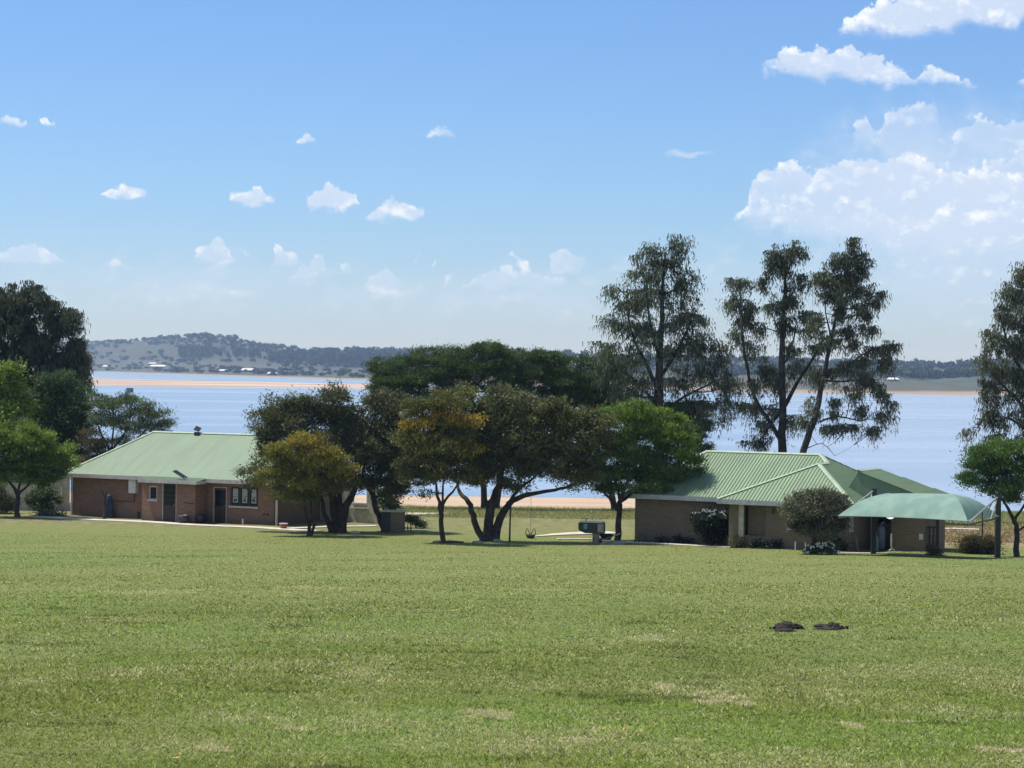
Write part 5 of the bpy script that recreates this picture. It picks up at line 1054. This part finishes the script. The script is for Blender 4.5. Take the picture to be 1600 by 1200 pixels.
# ------------------------------------------------------------------ far side: houses, tree line
def farpt(px, t): D, z = hillz(px, t); return Vector(((px - 800) / F * D, D, z))
for px, t, w, h, lb in ((247, .30, 30, 4.5, 'far white-roofed farmhouse among dark bushes under the hill'), (166, .25, 14, 4, 'far small white building nearest the big left gum'), (238, .46, 14, 3.5, 'far pale roof on the slope above the farmhouse'),
                        (391, .24, 26, 5, 'far long white roof below the end of the hill'), (350, .17, 14, 3.5, 'far white shed by the shore, left of the long white roof'), (426, .12, 12, 3.5, 'far lone white hut right of the long white roof'),
                        (1395, .40, 9, 3, 'far pale building on the green slope right of the leaning gum')):
    q = farpt(px, t); hr = empty('farmhouse', q, R(random.uniform(-20, 20))); tag(hr, lb, 'farmhouse')
    MB().box(-w / 2, w / 2, -4, 4, -1, h * .6).build('wall', MT['wall_far'], hr)
    a = w / 2 + .6; MB().add([(-a, -4.8, h * .58), (a, -4.8, h * .58), (a * .8, 0, h * 1.15), (-a * .8, 0, h * 1.15), (-a, 4.8, h * .58), (a, 4.8, h * .58)], [(0, 1, 2, 3), (3, 2, 5, 4), (0, 3, 4), (1, 5, 2)]).build('roof', MT['roof_far'], hr)
def woods(name, label, items, col):
    """one mass of far crowns: each a lumpy low-poly crown of small tufts"""
    VV = []; FF = []; CCo = []; n0_ = 0; r = np.random.default_rng(len(items))
    for (p, w, h) in items:
        k = 60; u = unit(k, r); rad = r.uniform(.35, 1, k)[:, None]
        c = np.array(p) + np.array([0, 0, h * .55]) + u * rad * np.array([w / 2, w / 2, h * .45])
        d = unit(k, r); d[:, 2] = np.abs(d[:, 2]); s = r.uniform(.5, 1, k) * w * .30
        v, f, cc = leaf_tris(c, d, s, s, np.clip(np.array(col) * r.uniform(.6, 1.35) * r.uniform(.7, 1.3, (k, 1)), 0, 1)); VV.append(v); FF.append(f + n0_); CCo.append(cc); n0_ += len(v)
    o = link(name, mesh_np(name, np.concatenate(VV), np.concatenate(FF), 3, np.concatenate(CCo)), None, MT['leaf_far']); tag(o, label, 'wood', kind='stuff')
it = []
rr = random.Random(5)
for i in range(2000):       # along skyline and slope
    px = rr.uniform(60, 1620); t = rr.uniform(.80, 1.0) if rr.random() < .5 else rr.uniform(.55, .95)
    if px < 420 and t < .9 and rr.random() < .35: continue
    if px > 900 and rr.random() < .45: continue
    q = farpt(px, t); s = rr.uniform(7, 16) if t < .97 or px > 420 else rr.uniform(5, 12); it.append((q, s, s * rr.uniform(.45, .75)))
for i in range(520):        # dark gum row at the foot of the hill
    px = rr.choice([rr.uniform(280, 330), rr.uniform(330, 660), rr.uniform(420, 700)]); q = farpt(px, rr.uniform(.64, .72)); it.append((q, rr.uniform(8, 13), rr.uniform(13, 22)))
for i in range(900):        # belt on the right
    px = rr.uniform(1090, 1640); q = farpt(px, rr.uniform(.50, .66)); it.append((q, rr.uniform(8, 12), rr.uniform(6, 9)))
for i in range(190):
    px = rr.uniform(110, 660); q = farpt(px, rr.uniform(.08, .5)); it.append((q, rr.uniform(5, 14), rr.uniform(3, 6)))
woods('far_wood', 'distant woods and gum belts along the hills across the lake', it, (.035, .05, .022))

# ------------------------------------------------------------------ grass blades
n = 640000; r = np.random.default_rng(3)
ty = np.linspace(9, 121, 1200); tp_ = HY + F * (CZ - gz(ty * 0, ty)) / ty; o_ = np.argsort(tp_)
py = 1225 - (1225 - tp_.min()) * r.random(n) ** .95; px = r.uniform(-170, 1770, n)
Yd = np.interp(py, tp_[o_], ty[o_]) * (1 + r.normal(size=n) * .008)
ca = Yd.copy(); xg = (px - 800) / F * Yd; z = gz(xg, Yd)
pn = np.sin(xg * 1.7 + 3 * np.sin(Yd * .6)) * np.sin(Yd * 1.3 + 2 * np.sin(xg * .5))
far_k = np.clip(Yd / 16, 1, 5)
hgt = r.uniform(.016, .045, n) * (1 + .25 * pn) * np.clip(far_k, 1, 1.25); wid = r.uniform(.004, .009, n) * far_k
d = np.stack([r.normal(size=n) * 1.1, r.normal(size=n) * 1.1, np.ones(n) * .8], 1); d /= np.linalg.norm(d, axis=1, keepdims=True)
g_ = np.array([.222, .262, .052]); y_ = np.array([.60, .52, .31]); dgn = np.array([.035, .05, .012])
cl = np.tile(g_, (n, 1)) * r.uniform(.7, 1.5, (n, 1)); q = r.random(n)
def vnoise(x, y, seed):          # smooth value noise, vectorised
    tb_ = np.random.default_rng(seed).random((256, 256)); xi = np.floor(x).astype(int); yi = np.floor(y).astype(int); fx = x - xi; fy = y - yi
    fx = fx * fx * (3 - 2 * fx); fy = fy * fy * (3 - 2 * fy); g = lambda a, b_: tb_[a % 256, b_ % 256]
    return (g(xi, yi) * (1 - fx) + g(xi + 1, yi) * fx) * (1 - fy) + (g(xi, yi + 1) * (1 - fx) + g(xi + 1, yi + 1) * fx) * fy - .5
dryp = vnoise(xg * .5, Yd * .35, 1) + .7 * vnoise(xg * 1.3, Yd * 1.0, 2) + .5 * vnoise(xg * 3.1, Yd * 2.6, 3)
lush = vnoise(xg * .22, Yd * .12, 4) + .6 * vnoise(xg * .8, Yd * .5, 5)
cl *= (1 + .30 * lush)[:, None] * (1 + np.clip(lush[:, None] + .1, 0, .6) * np.array([-.35, .08, -.3]))
ps = np.clip(.14 + .62 * dryp * np.clip(1.7 - Yd / 32, .22, 1), .03, .85)
dm = q < ps; cl[dm] = y_ * r.uniform(.55, 1.3, (dm.sum(), 1)); dk_ = q > .84; cl[dk_] = dgn
sd_ = vnoise(xg * .9, Yd * 1.8, 11) + .5 * vnoise(xg * 2.5, Yd * 5, 12) + .35 * vnoise(xg * 6, Yd * 12, 13)
m1_ = sd_ > .42; cl[m1_] *= .55; hgt[m1_] *= 1.35; m2_ = sd_ < -.50; cl[m2_] *= np.array([1.35, 1.22, 1.3])
for (ax, ay, rx_, ry_) in ((1130, 1093, 55, 9), (1170, 1100, 22, 5), (1045, 1075, 22, 4), (335, 1172, 30, 5), (240, 925, 60, 3), (480, 918, 45, 2), (905, 1158, 26, 5), (1080, 1160, 24, 4), (1400, 1128, 30, 5), (470, 1140, 26, 4), (840, 922, 40, 2), (1010, 997, 36, 3), (760, 1118, 30, 5), (1330, 1135, 20, 4), (1560, 1175, 36, 6)):
    c_ = on_ground(ax, ay); e_ = on_ground(ax, ay - ry_); rw_ = rx_ / F * c_.y; rl_ = max(e_.y - c_.y, .2)
    q_ = np.sqrt(((xg - c_.x) / rw_) ** 2 + ((Yd - c_.y) / rl_) ** 2) + vnoise(xg * 5, Yd * 4, 8) * 1.5 + vnoise(xg * 14, Yd * 9, 9) * .8
    m_ = q_ < 1; k_ = m_ & (r.random(n) < .8); cl[k_] = np.array([.68, .54, .38]) * r.uniform(.5, 1.35, (k_.sum(), 1)); hgt[m_] *= .8
V_, F_, C_ = leaf_tris(np.stack([xg, Yd, z - .003], 1), d, wid, hgt, cl)
tag(link('grass', mesh_np('grass', V_, F_, 3, C_), None, MT['grassblade']), 'short mown grass covering the sloping lawn', 'grass', kind='stuff')
# rough field grass
n = 60000; px = np.concatenate([r.uniform(1440, 1660, n // 2), r.uniform(540, 1000, n // 2)]); Yd = np.concatenate([r.uniform(122, 172, n // 2), r.uniform(138, 156, n // 2)])
xg = (px - 800) / F * Yd; z = gz(xg, Yd); d = np.stack([r.normal(size=n) * .7, r.normal(size=n) * .7, np.ones(n)], 1); d /= np.linalg.norm(d, axis=1, keepdims=True)
tall = np.where(Yd > 148, 1.3, .8); hgt = r.uniform(.08, .22, n) * tall
cl = np.where((Yd < 140)[:, None] & (px > 1400)[:, None], np.array([.23, .18, .095]), np.array([.27, .27, .12])) * r.uniform(.6, 1.4, (n, 1))
V_, F_, C_ = leaf_tris(np.stack([xg, Yd, z - .01], 1), d, r.uniform(.03, .07, n), hgt, cl)
tag(link('field_grass', mesh_np('field_grass', V_, F_, 3, C_), None, MT['grassblade']), 'rough tall grass in the field between gardens and lake', 'grass', kind='stuff')
